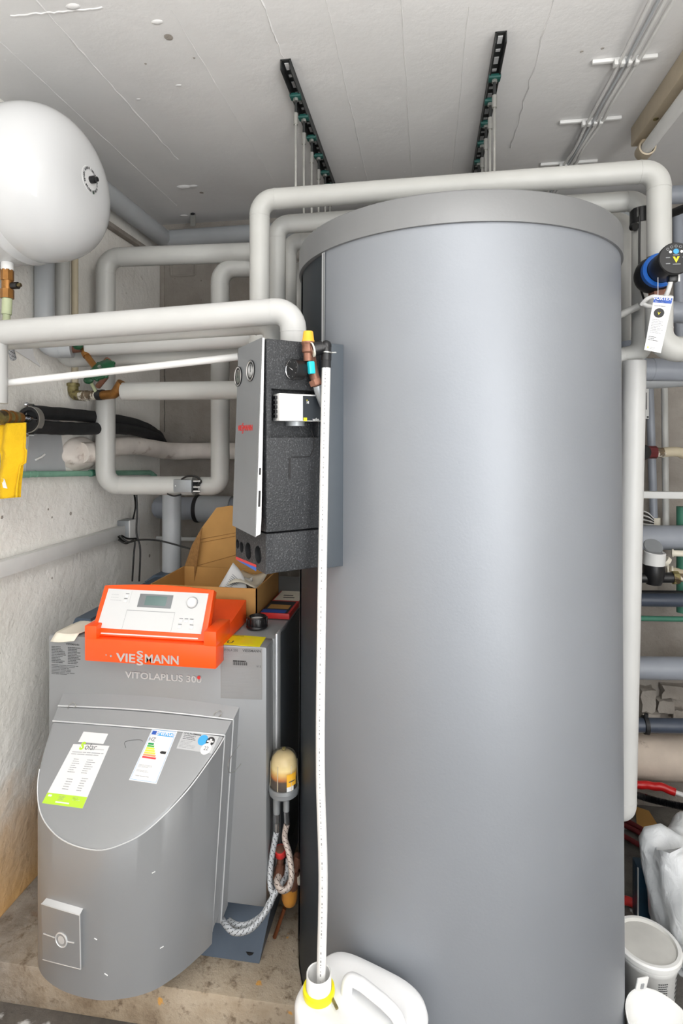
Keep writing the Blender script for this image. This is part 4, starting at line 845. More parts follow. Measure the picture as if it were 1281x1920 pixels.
m.box(BX1 + 0.001, FX - 0.03, FY + 0.03, FY + 0.045, zc0 - 0.06, zc0 + 0.02, ALU, None, 0.003); m.cyl((FX - 0.018, FY - 0.012, zc0 - 0.07), (FX - 0.018, FY - 0.012, zc0 - 0.02), 0.0095, ALU); m.cyl((FX + 0.010, FY - 0.012, zc0 - 0.06), (FX + 0.010, FY - 0.012, zc0 - 0.02), 0.0085, ALU); m.build('filter_holder', of, 'cast grey filter holder')
m = MB(); m.cyl((FX - 0.018, FY - 0.012, zc0 - 0.095), (FX - 0.018, FY - 0.012, zc0 - 0.066), 0.0085, CHROME, 6); m.cyl((FX - 0.018, FY - 0.012, zc0 - 0.125), (FX - 0.018, FY - 0.012, zc0 - 0.095), 0.007, CHROME); m.cyl((FX + 0.012, FY - 0.012, zc0 - 0.10), (FX + 0.010, FY - 0.012, zc0 - 0.06), 0.0075, CHROME, 6); m.build('hose_fitting', of, 'chrome hose fittings')
h1 = [Vector((FX - 0.018, FY - 0.012, zc0 - 0.12)), atY(508, 1620, 1.515), atY(507, 1660, 1.50), atY(512, 1682, 1.485), atY(497, 1712, 1.46), atY(470, 1742, 1.44), atY(440, 1748, 1.44), atY(424, 1735, 1.46), atY(416, 1722, 1.50)]
m = MB(); m.tube(h1, 0.0078, BRAID, 16, smooth=7); m.build('braided_hose', None, 'black flecked silver braided hose curling under boiler front', 'hose')
h2 = [Vector((FX + 0.012, FY - 0.012, zc0 - 0.095)), atY(534, 1570, 1.52), atY(542, 1600, 1.505), atY(547, 1640, 1.485), atY(541, 1664, 1.475), atY(528, 1669, 1.468), atY(519, 1655, 1.48), atY(523, 1643, 1.50)]
m = MB(); m.tube(h2, 0.0082, BRAIDP, 16, smooth=7); m.build('braided_hose', None, 'dirty pinkish braided hose looping below the filter cup', 'hose')
h3 = [atY(541, 1610, 1.55), atY(538, 1640, 1.525), atY(526, 1660, 1.50), atY(507, 1690, 1.48), atY(492, 1716, 1.47), atY(466, 1733, 1.465), atY(445, 1735, 1.465), atY(430, 1727, 1.49)]
m = MB(); m.tube(h3, 0.0078, BRAID, 16, smooth=7); m.build('braided_hose', None, 'inner silver braided hose behind the two others, near floor', 'hose')
fv = thing('oil_valve', atY(540, 1640, 1.60), 'brown brass oil valve with orange bowl between boiler and tank', 'valve')
m = MB(); m.tube([atY(527, 1602, 1.55), atY(525, 1622, 1.55), atY(522, 1645, 1.52)], 0.010, BRONZE, 14); m.cyl(atY(524, 1628, 1.545), atY(521, 1648, 1.515), 0.0135, BRONZE, 8)
m.tube([atY(524, 1625, 1.56), atY(548, 1640, 1.58), atY(560, 1612, 1.585)], 0.013, BRONZE, 12); m.cyl(atY(556, 1622, 1.583), atY(562, 1605, 1.587), 0.016, BRONZE, 8); m.cyl(atY(548, 1630, 1.58), atY(545, 1662, 1.58), 0.022, BRONZE, 14); m.cyl(atY(559, 1640, 1.58), atY(564, 1655, 1.58), 0.010, PAPERO, 10); m.build('valve_body', fv, 'brown brass body')
m = MB(); c = atY(526, 1596, 1.55); m.lathe([(0.006, -0.012), (0.017, -0.010), (0.018, 0.0), (0.016, 0.008), (0.013, 0.009, BRONZE), (0, 0.007, BRONZE)], c, (0, -0.35, 1), RED, 22); m.build('red_knob', fv, 'red round knob')
m = MB(); c = atY(543, 1660, 1.58); zt = c.z; zb_ = atY(543, 1698, 1.58).z; m.lathe([(0.0, zb_), (0.01, zb_ + 0.001), (0.018, zb_ + 0.008), (0.0225, zb_ + 0.022), (0.0235, zt)], (c.x, 1.58, 0), (0, 0, 1), OILOR, 24); m.build('filter_bowl', fv, 'orange plastic bowl')
m = MB(); a = atZ(515, 1757, PZ + 0.008); b_ = atY(534, 1702, 1.60); m.tube([b_, a.lerp(b_, 0.5), a], 0.006, COPPER, 10); m.build('copper_stub', None, 'short green tinged copper pipe leaning on concrete plinth', 'pipe')

# ================================================================== expansion vessel
VY, VZ, VR = 1.42, 2.288, 0.205
ev = thing('expansion_vessel', (-1.15, VY, VZ - VR), 'big white glossy expansion vessel on left wall', 'pressure vessel')
prof = [(0, -1.304), (0.10, -1.302), (0.16, -1.29), (0.195, -1.262), (VR, -1.22), (VR, -1.135), (VR + 0.0015, -1.133), (VR + 0.003, -1.128), (VR + 0.0015, -1.123), (VR, -1.121), (VR, -1.102), (VR - 0.0015, -1.099), (VR, -1.096), (VR, -1.065)]
for k in range(1, 25):
    t_ = k / 24; a = t_ * PI / 2; prof.append((VR * math.cos(a) ** 0.66, -1.065 + 0.150 * math.sin(a) ** 0.90))
prof[-1] = (0, prof[-1][1])
VAX = Vector((math.cos(0.045), 0, math.sin(0.045))); VO = Vector((-1.25, VY, VZ)) - VAX * -1.25 + Vector((0, 0, 0.004)); m = MB(); m.lathe(prof, VO, VAX, VESSEL, 72); m.build('vessel_shell', ev, ang=50)
S_c = VO + VAX * (prof[-1][1] + 0.002); bx_, by_2, bz_ = frame_of(VAX)
m = MB(); m.lathe([(0.0, 0.001), (0.036, -0.0015), (0.037, -0.003)], S_c, VAX, PAPER, 36)
for k in range(40):
    a = 2 * PI * k / 40
    if k % 7 == 3: continue
    r_ = 0.031 if k % 2 else 0.030; t2 = bx_ * math.cos(a) + by_2 * math.sin(a); t1 = by_2 * math.cos(a) - bx_ * math.sin(a); c = S_c + VAX * 0.0008 + t2 * r_
    m.poly([c + t1 * 0.0018 + t2 * 0.003, c - t1 * 0.0018 + t2 * 0.003, c - t1 * 0.0018 - t2 * 0.003, c + t1 * 0.0018 - t2 * 0.003], LINED if k % 3 else LINE)
m.disc(S_c + VAX * 0.001 + Vector((0, 0.012, -0.029)), VAX, 0.005, GREENH); m.build('vessel_badge', ev, 'round printed badge')
m = MB(); m.lathe([(0.010, 0), (0.010, 0.012), (0.0065, 0.014), (0.0065, 0.021), (0, 0.022)], S_c, VAX, BLACKP, 14); m.build('air_valve_cap', ev, 'black air valve cap')
vx = -1.168
m = MB(); m.cyl((vx, VY, VZ - VR - 0.014), (vx, VY, VZ - VR + 0.01), 0.016, WHITE); m.build('vessel_nozzle', ev)
vc = thing('cap_valve', (vx, VY, 1.86), 'brass cap valve and hose hanging below white vessel', 'valve')
m = MB(); z = VZ - VR - 0.012; m.cyl((vx, VY, z - 0.03), (vx, VY, z), 0.017, BRASS, 8); m.cyl((vx, VY, z - 0.055), (vx, VY, z - 0.03), 0.0145, BRASS); m.cyl((vx, VY, z - 0.08), (vx, VY, z - 0.055), 0.0175, BRASS, 8); m.build('valve_body', vc)
m = MB(); m.cyl((vx + 0.015, VY, z - 0.045), (vx + 0.034, VY, z - 0.045), 0.010, BLACKP, 12); m.cyl((vx + 0.034, VY, z - 0.045), (vx + 0.042, VY, z - 0.043), 0.006, BRASSOLD, 8); m.build('locking_cap', vc, 'black locking cap')
m = MB(); m.cyl((vx - 0.002, VY, z - 0.125), (vx, VY, z - 0.08), 0.013, GREENX); m.cyl((vx - 0.003, VY, z - 0.145), (vx - 0.002, VY, z - 0.125), 0.010, GREENX); m.build('hose_ferrule', vc, 'pale green ferrule')
m = MB(); m.tube([(vx - 0.003, VY, z - 0.14), (vx - 0.01, VY + 0.02, z - 0.2), (vx - 0.03, VY + 0.06, z - 0.24)], 0.009, BRAID, 12, smooth=5); m.build('flexible_hose', vc, 'flecked braided hose')

# ================================================================== pipe runs
def pipe(name, pts, r, mat, label, cat='pipe', bend=None, seams=True, group=None, n=20):
    bend = r * 1.6 if bend is None else bend
    m = MB(); m.tube(pts, r, mat, n, bend)
    if seams:
        P_ = [Vector(p) for p in pts]
        for i in range(1, len(P_) - 1):
            for q in (P_[i - 1], P_[i + 1]):
                d = q - P_[i]
                if d.length > bend * 1.6:
                    d.normalize(); c = P_[i] + d * (bend * 1.12); m.tube([c - d * 0.0012, c + d * 0.0012], r + 0.0009, mat, n)
    return m.build(name, None, label, cat, group)
# front white pipe into the station, with its T and stub
ya = 1.346
pipe('insulated_pipe', [(XL + 0.001, ya, 1.872)] + [(atY(549, 582, ya).x, ya, 1.9125)] + [(atY(549, 582, ya).x, ya + 0.01, 1.8225)], 0.0325, PIPEW, 'thick white insulated pipe bending down into the black pump station', bend=0.045)
tx = atY(-8, 700, ya).x
pipe('stub_pipe', [(tx, ya, 1.868), (tx, ya, atY(0, 756, ya).z)], 0.0285, PIPEW, 'short white vertical pipe at left picture edge below white vessel', seams=False)
pipe('insulated_pipe', [(XL + 0.001, 1.435, 1.872), (atY(513, 610, 1.435).x, 1.435, 1.900), (atY(513, 610, 1.435).x, 1.435, 1.826)], 0.027, PIPE, 'grey insulated pipe tucked right behind thick white pipe, entering station', bend=0.045)
# corner pipes turning into the two valve runs
bx = atY(83, 600, 1.72).x
pipe('insulated_pipe', [(XL + 0.036, 1.715, ZC - 0.12), (XL + 0.036, 1.715, 1.897), (atY(136, 656, 1.74).x, 1.74, 1.900)], 0.031, DRAIN, 'left grey corner pipe coming down and turning right before green valve', bend=0.045)
pipe('insulated_pipe', [(atY(166, 654, 1.75).x, 1.75, 1.901), (atY(499, 634, 1.75).x, 1.75, 1.9195)], 0.0275, PIPEW, 'pale pipe from green valve to behind the metal cover', seams=False)
pipe('insulated_pipe', [(XL + 0.030, 1.815, ZC - 0.12), (XL + 0.030, 1.815, 1.872), (atY(496, 659, 1.815).x, 1.815, 1.884)], 0.0255, PIPE, 'second grey corner pipe running right below pale valve pipe', bend=0.04)
pipe('thin_white_pipe', [atY(14, 718, 1.375), atY(447, 669, 1.46)], 0.0100, WHITE, 'thin white pipe slanting up to the metal cover', seams=False)
pipe('insulated_pipe', [atY(232, 734, 1.80), atY(470, 731, 1.80)], 0.031, PIPE, 'grey horizontal pipe right of rusty brass elbow, passing behind metal cover', seams=False)
pipe('painted_pipe', [(XL + 0.016, 1.91, ZC - 0.1), (XL + 0.016, 1.91, atY(137, 726, 1.91).z)], 0.0115, BEIGEP, 'thin beige painted pipe in left corner with chipped paint', seams=False)
# brass elbow and valve cluster
bv = thing('brass_valve', atY(180, 745, 1.85), 'old brass elbow and stop valve with green handle at left wall', 'valve')
m = MB(); m.tube([atY(137, 718, 1.90), atY(137, 741, 1.90), atY(160, 742, 1.88)], 0.019, BRASSOLD, 16, 0.028); m.cyl(atY(137, 719, 1.90), atY(137, 724, 1.90), 0.023, BRASSOLD, 16); m.build('brass_elbow', bv, 'corroded yellow brass elbow')
m = MB(); m.cyl(atY(152, 742, 1.88), atY(186, 741, 1.84), 0.017, CORROD, 12); m.cyl(atY(158, 742, 1.875), atY(164, 742, 1.87), 0.020, CORROD, 12); m.build('corroded_union', bv, 'white crusted union')
m = MB(); m.cyl(atY(184, 741, 1.84), atY(194, 740, 1.83), 0.019, BLACKR, 10); m.tube([atY(192, 741, 1.83), atY(214, 739, 1.815), atY(228, 722, 1.80)], 0.0165, BRASS, 14, 0.02); m.cyl(atY(221, 732, 1.80), atY(230, 718, 1.795), 0.0195, BRASS, 10); m.build('brass_bend', bv, 'shiny orange brass bend')
m = MB(); m.tube([atY(184, 724, 1.82), atY(199, 706, 1.79)], 0.010, BRONZE, 12); m.tube([atY(180, 735, 1.83), atY(170, 716, 1.80)], 0.006, GREENX, 10); m.build('valve_stem', bv, 'brass stem')
m = MB(); c = atY(166, 713, 1.79); m.sphere(c, 0.013, GREENH, (1.5, 0.6, 1.0), 12); m.build('green_lever', bv, 'green lever')
gv = thing('green_wheel_valve', atY(190, 700, 1.74), 'copper valve with green hand wheel on pale pipe above white rod', 'valve')
m = MB(); c = atY(192, 694, 1.70); ax = Vector((-0.1, -0.75, 0.55)).normalized(); m.lathe([(0.010, -0.006), (0.038, -0.006), (0.043, -0.002), (0.043, 0.004), (0.036, 0.009), (0.014, 0.014), (0, 0.014)], c, ax, GREENH, 24)
for k in range(8):
    x_, y_, z_ = frame_of(ax); a = k * PI / 4; m.sphere(c + (x_ * math.cos(a) + y_ * math.sin(a)) * 0.041, 0.007, GREENH, seg=8)
m.build('hand_wheel', gv, 'dark green hand wheel')
m = MB(); m.cyl(c + ax * 0.014, c + ax * 0.02, 0.006, ZINC, 8); m.build('wheel_screw', gv)
m = MB(); m.tube([atY(158, 655, 1.745), atY(166, 672, 1.735), atY(180, 690, 1.715)], 0.011, BRASS, 12); m.cyl(atY(160, 660, 1.74), atY(164, 668, 1.737), 0.0145, BRASS, 8); m.tube([atY(136, 655, 1.745), atY(167, 652, 1.748)], 0.013, BRONZE, 12); m.tube([atY(190, 690, 1.72), atY(203, 675, 1.75)], 0.012, BRONZE, 10); m.build('valve_body', gv, 'copper brown valve body')
m = MB(); c = atY(146, 648, 1.715); m.sphere(c, 0.015, GREENH, (1.2, 0.8, 0.95), 12); m.cyl(c, atY(152, 654, 1.745), 0.008, BLACKP, 10); m.build('green_cap', gv, 'rounded green cap')
# the big loop: two risers, bottom run
yE = 1.965
rise = atY(198, 483, yE); topz = rise.z; botz = atY(196, 910, yE).z
xr = atY(412, 700, 2.0).x
pipe('insulated_pipe', [(0.61, 2.0, 2.284), (atY(470, 470, 2.0).x, 2.0, 2.283), (rise.x, yE, topz), (rise.x, yE, botz), (atY(364, 911, 1.99).x, 1.99, botz + 0.001)], 0.0355, PIPE, 'grey pipe from above the tank dropping in left corner to sensor box', bend=0.055)
xr = atY(413, 700, 2.0).x
pipe('insulated_pipe', [(atY(377, 913, 1.995).x, 1.995, botz), (xr, 2.0, botz), (xr, 2.0, atY(412, 503, 2.0).z), (-0.52, 2.05, atY(412, 503, 2.0).z + 0.01)], 0.0345, PIPE, 'grey riser pipe directly left of the metal cover', bend=0.055)
sb = thing('pipe_sensor', atY(352, 925, 1.95), 'small grey sensor box clamped on the horizontal pipe behind cover', 'sensor')
m = MB(); q = [atY(325, 899, 1.945), atY(359, 900, 1.945), atY(359, 924, 1.945), atY(325, 922, 1.945)]; m.prism(q, (0, 0.018, 0), ALU, bev=0.002); m.build('sensor_box', sb)
m = MB(); c = atY(341, 911, 1.9435)
c = atY(329, 911, 1.9435); m.disc(c, (0, -1, 0), 0.0025, CHROME); m.build('sensor_screw', sb)
m = MB(); m.cyl((atY(362, 911, 1.99).x, 1.99, botz), (atY(379, 911, 1.995).x, 1.995, botz), 0.022, BLACKR, 16)
for py in (902, 913, 921): m.cyl(atY(363, py, 1.955), atY(376, py, 1.955), 0.005, CHROME, 10)
m.build('chrome_coupling', sb, 'chrome and black coupling')
m = MB(); m.tube([atY(340, 899, 1.95), atY(352, 893, 1.95), atY(368, 894, 1.955), atY(377, 903, 1.96), atY(368, 911, 1.95)], 0.0035, CABLE, 8, smooth=5); m.tube([atY(314, 926, 1.95), atY(326, 930, 1.945), atY(340, 927, 1.95)], 0.003, CABLE, 8, smooth=5); m.build('sensor_cable', sb, 'thin black cable')
# ceiling run
pipe('drain_pipe', [(XL + 0.06, 1.62, 2.562), (XL + 0.06, YB - 0.06, 2.555), (1.0, YB - 0.06, 2.575)], 0.042, DRAIN, 'grey drain pipe under the ceiling along left and back walls', bend=0.03)
m = MB(); c = atZ(362, 400, ZC); m.box(c.x - 0.012, c.x + 0.012, c.y - 0.003, c.y + 0.0, ZC - 0.06, ZC - 0.001, ZINC); m.sphere((c.x, c.y, ZC - 0.004), 0.012, BLACKR, (1, 1, 0.5), 10); m.build('pipe_hanger_strap', None, 'short metal hanger strap on ceiling above left back pipe', 'hanger')
# pipes over the tank hung from the rails
rh = 0.0305
yh = 1.64; zh = 2.320
xl = atY(487, 450, yh).x; xr_ = atY(1236, 400, yh).x
pipe('insulated_pipe', [(xl, yh, 1.40), (xl, yh, zh - 0.003), (xr_, yh, zh + 0.006), (xr_, yh, atY(1235, 482, yh).z)], rh, PIPE, 'front grey pipe crossing above the tank, nearest of the hung pipes', bend=0.045)
yi = 1.752; xi = atY(519, 450, yi).x
pipe('insulated_pipe', [(xi, yi, 1.40), (xi, yi, 2.283), (atY(1205, 420, yi).x, yi, 2.292), (atY(1205, 420, yi).x, yi, atY(1200, 662, yi).z), (atY(1200, 420, yi).x - 0.07, yi + 0.015, atY(1200, 672, yi).z)], 0.029, PIPE, 'second grey pipe from front crossing above the tank', bend=0.04)
yj = 1.875; xj = atY(541, 480, yj).x
pipe('insulated_pipe', [(xj, yj, 1.40), (xj, yj, 2.270), (atY(1176, 420, yj).x, yj, 2.280), (atY(1176, 420, yj).x, yj, atY(1176, 655, yj).z)], 0.028, PIPE, 'third grey pipe crossing above the tank, going down at its right', bend=0.04)
yk = 2.13
pipe('insulated_pipe', [(atY(556, 500, yk).x, yk, 1.40), (atY(556, 500, yk).x, yk, 2.262), (0.66, yk, 2.268)], 0.026, PIPE, 'rear grey pipe above the tank, farthest of the hung pipes', bend=0.04)
# rails with threaded rods
def rail(X, y0, y1, ys, zends, label):
    t_ = thing('mounting_rail', (X, (y0 + y1) / 2, ZC - 0.03), label, 'mounting rail')
    m = MB(); w = 0.0145
    m.box(X - w, X + w, y0, y1, ZC - 0.004, ZC - 0.0005, RAILM); m.box(X - w, X - w + 0.003, y0, y1, ZC - 0.03, ZC - 0.0005, RAILM); m.box(X + w - 0.003, X + w, y0, y1, ZC - 0.03, ZC - 0.0005, RAILM)
    y = y0 + 0.012; k = 0
    while y < y1 - 0.03:
        L = 0.028 if k % 2 == 0 else 0.010
        m.box(X - 0.006, X + 0.006, y, y + L, ZC - 0.0055, ZC - 0.0035, PAPER); y += L + 0.022; k += 1
    m.build('rail_channel', t_)
    for yy, ze in zip(ys, zends):
        m = MB(); m.box(X - 0.017, X + 0.017, yy - 0.013, yy + 0.013, ZC - 0.036, ZC - 0.024, GREENT, None, 0.003); cl = m.build('rail_clamp', t_, 'teal rail clamp')
        m = MB(); m.cyl((X, yy, ZC - 0.044), (X, yy, ZC - 0.034), 0.008, ZINC, 6); m.build('lock_nut', cl, 'zinc nut')
        m = MB(); m.cyl((X, yy, ZC - 0.115), (X, yy, ZC - 0.02), 0.004, RAILM, 8); m.cyl((X, yy, ze), (X, yy, ZC - 0.11), 0.0042, ZINC, 8); m.build('threaded_rod', t_)
        m = MB(); m.cyl((X, yy, ZC - 0.115), (X, yy, ZC - 0.08), 0.007, ZINC, 10); m.build('rod_sleeve', t_, 'grey coupling sleeve')
ys = [yh, yi, yj, 2.0, yk, 2.24]
rail(-0.388, 1.515, 2.33, ys, [zh + 0.025, 2.28 + 0.026, 2.272 + 0.025, 2.284 + 0.033, 2.262 + 0.022, 2.30], 'black slotted ceiling rail on the left, threaded rods hanging from it')
rail(0.190, 1.495, 2.33, ys, [zh + 0.028, 2.285 + 0.028, 2.275 + 0.026, 2.284 + 0.033, 2.264 + 0.024, 2.30], 'black slotted ceiling rail on the right, above middle of tank')
# ceiling cables on cross bars
for k, dx in enumerate((-0.022, -0.006, 0.008, 0.026)):
    m = MB(); X0 = 0.548; pts = [(X0 + dx * 1.2, 1.2, ZC - 0.016), (X0 + dx, 1.65, ZC - 0.017), (X0 - 0.006 + dx * 0.9, 1.82, ZC - 0.02), (X0 - 0.006 + dx * 0.95, 1.95, ZC - 0.018), (X0 - 0.014 + dx * 0.6, 2.1, ZC - 0.024), (X0 - 0.016 + dx * 0.9, 2.24, ZC - 0.018), (X0 - 0.03 + dx * 0.8, 2.5, ZC - 0.02)]
    m.tube(pts, (0.0045, 0.004, 0.0055, 0.006)[k], (TRUNK, DRAIN, TRUNK, TRUNK)[k], 8, smooth=5); m.build('ceiling_cable', None, ('leftmost of four grey ceiling cables, top right', 'second from left of four grey ceiling cables, top right', 'third from left of four grey ceiling cables, top right', 'rightmost of four grey ceiling cables, top right')[k], 'cable', 'cables clipped under the ceiling')
for k, (X0, X1, yy) in enumerate(((0.455, 0.625, 1.65), (0.436, 0.629, 1.95), (0.43, 0.637, 2.24))):
    t_ = thing('cable_bar', ((X0 + X1) / 2, yy, ZC - 0.02), ('front ceiling cable bar of white plastic, nearest the top edge', 'middle white ceiling cable bar holding four clips', 'rear ceiling cable bar of white plastic, just above the pipe')[k], 'cable bar', 'bars carrying the ceiling cables')
    m = MB(); m.box(X0, X1, yy - 0.006, yy + 0.006, ZC - 0.011, ZC - 0.0005, WHITE, None, 0.002); m.build('bar', t_)
    for j in range(4):
        xx = 0.541 + (-0.026, -0.008, 0.010, 0.028)[j] - 0.006 * k; m = MB(); m.box(xx - 0.0055, xx + 0.0055, yy - 0.016, yy + 0.002, ZC - 0.027, ZC - 0.0095, TRUNK, None, 0.002); m.build('cable_clip', t_)
# strip light on the right
sl = thing('strip_light', (0.71, 1.3, 2.52), 'yellowed ceiling strip light with white tube, upper right', 'lamp')
m = MB(); m.box(0.684, 0.735, 0.75, 2.03, ZC - 0.066, ZC - 0.001, TAN, None, 0.004); m.build('batten', sl)
zt_ = 2.556; xt = atY(1207, 280, 2.0).x
m = MB(); m.cyl((xt + 0.004, 0.75, zt_), (xt + 0.004, 1.985, zt_), 0.019, WHITE, 20); m.build('tube', sl, 'white tube')
m = MB(); m.lathe([(0, 2.035), (0.018, 2.032), (0.026, 2.02), (0.027, 1.975), (0.022, 1.974)], (xt + 0.004, 0, zt_), (0, 1, 0), TAN, 22); m.box(xt - 0.012, xt + 0.02, 1.98, 2.02, zt_, ZC - 0.05, TAN, None, 0.003); m.build('tube_socket', sl, 'yellowed end socket')
m = MB(); m.cyl((0.70, 1.86, ZC - 0.068), (0.70, 1.86, ZC - 0.06), 0.008, BRASSOLD, 10); m.build('batten_screw', sl)

# ------------------------------------------------------------------ left wall fittings
tk = thing('cable_trunking', (XL + 0.02, 1.8, 1.19), 'white plastic cable trunking running along left wall', 'trunking')
za, zb2 = 1.19, 1.232
m = MB(); m.box(XL + 0.0005, XL + 0.036, 0.8, 2.235, 1.178, 1.222, TRUNK, None, 0.003); m.build('trunk_base', tk)
m = MB(); m.box(XL + 0.034, XL + 0.040, 0.8, 2.22, 1.176, 1.224, TRUNK, None, 0.0015); m.build('trunk_cover', tk)
jb = thing('junction_box', (XL + 0.03, 2.26, 1.165), 'small grey junction box at end of the white trunking', 'junction box')
m = MB(); m.box(XL + 0.0005, XL + 0.055, 2.22, 2.30, 1.165, 1.245, ALU, None, 0.004); m.build('box_body', jb); m = MB(); m.box(XL + 0.055, XL + 0.062, 2.218, 2.302, 1.163, 1.247, TRUNK, None, 0.003); m.build('box_lid', jb)
for k, (pts, lab) in enumerate(([[(252, 928), (254, 950), (249, 975), (246, 985)], 'short black cable from grey pipe into junction box'], [[(256, 928), (257, 960), (256, 1000), (263, 1030), (261, 1090)], 'black cable hanging to behind orange console, right one'], [[(222, 1012), (236, 1019), (252, 1014), (251, 1040), (248, 1090)], 'black cable hanging to behind orange console, left one'], [[(224, 1004), (240, 1016), (262, 1012), (300, 1014), (356, 1029)], 'black cable sagging from junction box to cardboard box lid'], [[(222, 1006), (230, 1014), (246, 1016), (258, 1010), (240, 1010), (228, 1004)], 'tangled black cable loop under junction box'])):
    m = MB(); yv = 2.08; m.tube([(atX(x, y, XL + 0.035 + 0.02 * i_) if k == 0 else atX(x, y, XL + 0.072) if k == 4 else atY(x, y, yv - 0.012 * k)) for i_, (x, y) in zip((3, 2, 1, 0, 0, 0), pts)], 0.0036, CABLE, 8, smooth=6); m.build('black_cable', None, lab, 'cable')
pipe('conduit', [atY(262, 1008, YB - 0.03), (-0.55, YB - 0.03, atY(262, 1008, YB - 0.03).z)], 0.0105, WHITE, 'thin white conduit on back wall behind cardboard box lid', seams=False)
# black lagged lines and clamp
def bump_fn(sd): return lambda L, a: 1 + 0.10 * noise.noise(Vector((L * 25, math.cos(a) * 1.2 + sd, math.sin(a) * 1.2)))
pp = [atX(62, 772, -1.235), atX(110, 776, -1.24), atX(170, 781, -1.24), atX(215, 787, -1.24), atX(262, 797, -1.235), (-1.265, 2.50, atY(300, 815, 2.5).z), (-1.30, 2.60, atY(303, 826, 2.6).z)]
m = MB(); m.tube(pp, 0.022, BLACKF, 18, fn=bump_fn(1), smooth=8); m.build('lagged_line', None, 'upper black foam lagged pipe on left wall', 'pipe')
pp = [atX(60, 800, -1.225), atX(110, 803, -1.22), atX(170, 804, -1.22), atX(215, 803, -1.22), atX(262, 809, -1.225), (-1.25, 2.50, atY(298, 825, 2.5).z), (-1.29, 2.60, atY(303, 838, 2.6).z)]
m = MB(); m.tube(pp, 0.0225, BLACKF, 18, fn=bump_fn(5), smooth=8); m.build('lagged_line', None, 'lower black foam lagged pipe on left wall', 'pipe')
cl = thing('pipe_clamp', atX(57, 825, -1.23), 'galvanised pipe clamp holding the two black lagged pipes', 'clamp')
c = atX(57, 787, -1.235); tx_ = (pp[1] - pp[0]).normalized()
m = MB(); m.lathe([(0.040, -0.011), (0.0425, -0.011), (0.0425, 0.011), (0.040, 0.011), (0.040, -0.011)], c, tx_, ZINC, 30); m.lathe([(0.030, -0.006), (0.040, -0.006), (0.040, 0.006), (0.030, 0.006)], c, tx_, BLACKR, 30); m.build('clamp_ring', cl)
for dz in (0.047, -0.047):
    m = MB(); p = c + Vector((0, -0.004, dz)); m.cyl(p + Vector((0.0, -0.014, 0)), p + Vector((0, 0.016, 0)), 0.005, CHROME, 8); m.sphere(p + Vector((0, -0.014, 0)), 0.008, CHROME, seg=8); m.build('clamp_bolt', cl, 'shiny bolt')
m = MB(); a = atX(-14, 781, -1.235); b_ = atX(50, 785, -1.235)
bf = thing('brass_fitting', a, 'green yellow brass hose fitting at left edge beside black pipes', 'fitting')
d = b_ - a
for (t0, t1, r_, mm) in ((0.0, 0.30, 0.020, BRASSOLD), (0.30, 0.36, 0.023, BRASS), (0.36, 0.5, 0.018, BRASSOLD), (0.5, 0.55, 0.022, BRASS), (0.55, 0.66, 0.0195, BRASSOLD), (0.66, 0.8, 0.018, BRASS)): m.cyl(a + d * t0, a + d * t1, r_, mm, 14)
m.build('brass_body', bf); m = MB()
for k in range(8): m.cyl(a + d * (0.8 + k * 0.03), a + d * (0.82 + k * 0.03), 0.0125, CHROME, 14)
m.cyl(a + d * 0.78, b_ + d * 0.12, 0.011, CHROME, 12); m.build('ribbed_spigot', bf, 'shiny ribbed spigot')
# grey sheet behind
sh_c = [atX(58, 768, XL + 0.004), atX(108, 778, XL + 0.004), atX(122, 885, XL + 0.004), atX(45, 892, XL + 0.004)]
m = MB(); m.prism(sh_c, (0.004, 0, 0), DRAIN); o = m.build('grey_sheet', None, 'flat grey plastic sheet on left wall under black pipes', 'plastic sheet')
m = MB(); m.tube([atX(67, 862, XL + 0.012), atX(78, 857, XL + 0.014), atX(84, 852, XL + 0.012)], 0.0035, WHITE, 8); m.build('sheet_edge', o, 'bright curled edge')
m = MB(); q = [atX(x, y, -1.262) for x, y in ((66, 765), (90, 763), (112, 768), (96, 777), (80, 776))]; m.prism(q, (0.0015, 0.0, 0), PAPER); m.build('tape_scrap', None, 'torn white tape scrap on upper black lagged pipe', 'tape')
m = MB(); q = [atX(x, y, XL + 0.003) for x, y in ((20, 652), (60, 650), (63, 668), (76, 688))]; m.prism(q, (0.0015, 0, 0), PAPER); m.build('paper_flap', None, 'torn white paper flap on wall below thick white pipe', 'paper')
# chalky lagged pipe
def bf2(L, a): return 1 + 0.10 * noise.noise(Vector((L * 9, math.cos(a) * 1.1, math.sin(a) * 1.1)))
pp = [atX(152, 849, -1.275), atX(180, 847, -1.262), atX(215, 838, -1.25), atX(255, 836, -1.24), (-1.19, 2.50, atY(300, 846, 2.5).z), (-1.06, 2.54, atY(350, 845, 2.54).z), (-0.80, 2.545, 1.535), (-0.5, 2.545, 1.535)]
m = MB(); m.tube(pp, 0.039, CHALK, 20, fn=bf2, smooth=8); m.build('lagged_pipe', None, 'chalky white plaster lagged pipe running into the back corner', 'pipe')
m = MB(); c = atX(150, 851, XL); tb = bmesh.new(); bmesh.ops.create_icosphere(tb, subdivisions=4, radius=1)
for v in tb.verts:
    nn = 1 + 0.16 * noise.noise(v.co * 1.8 + Vector((3, 1, 7))); v.co = Vector((max(0.0, v.co.x) * 0.050, v.co.y * 0.125, v.co.z * 0.062)) * nn
m.merge(tb, CHALK, Matrix.Translation(c)); m.build('plaster_patch', wall_left, ang=60)
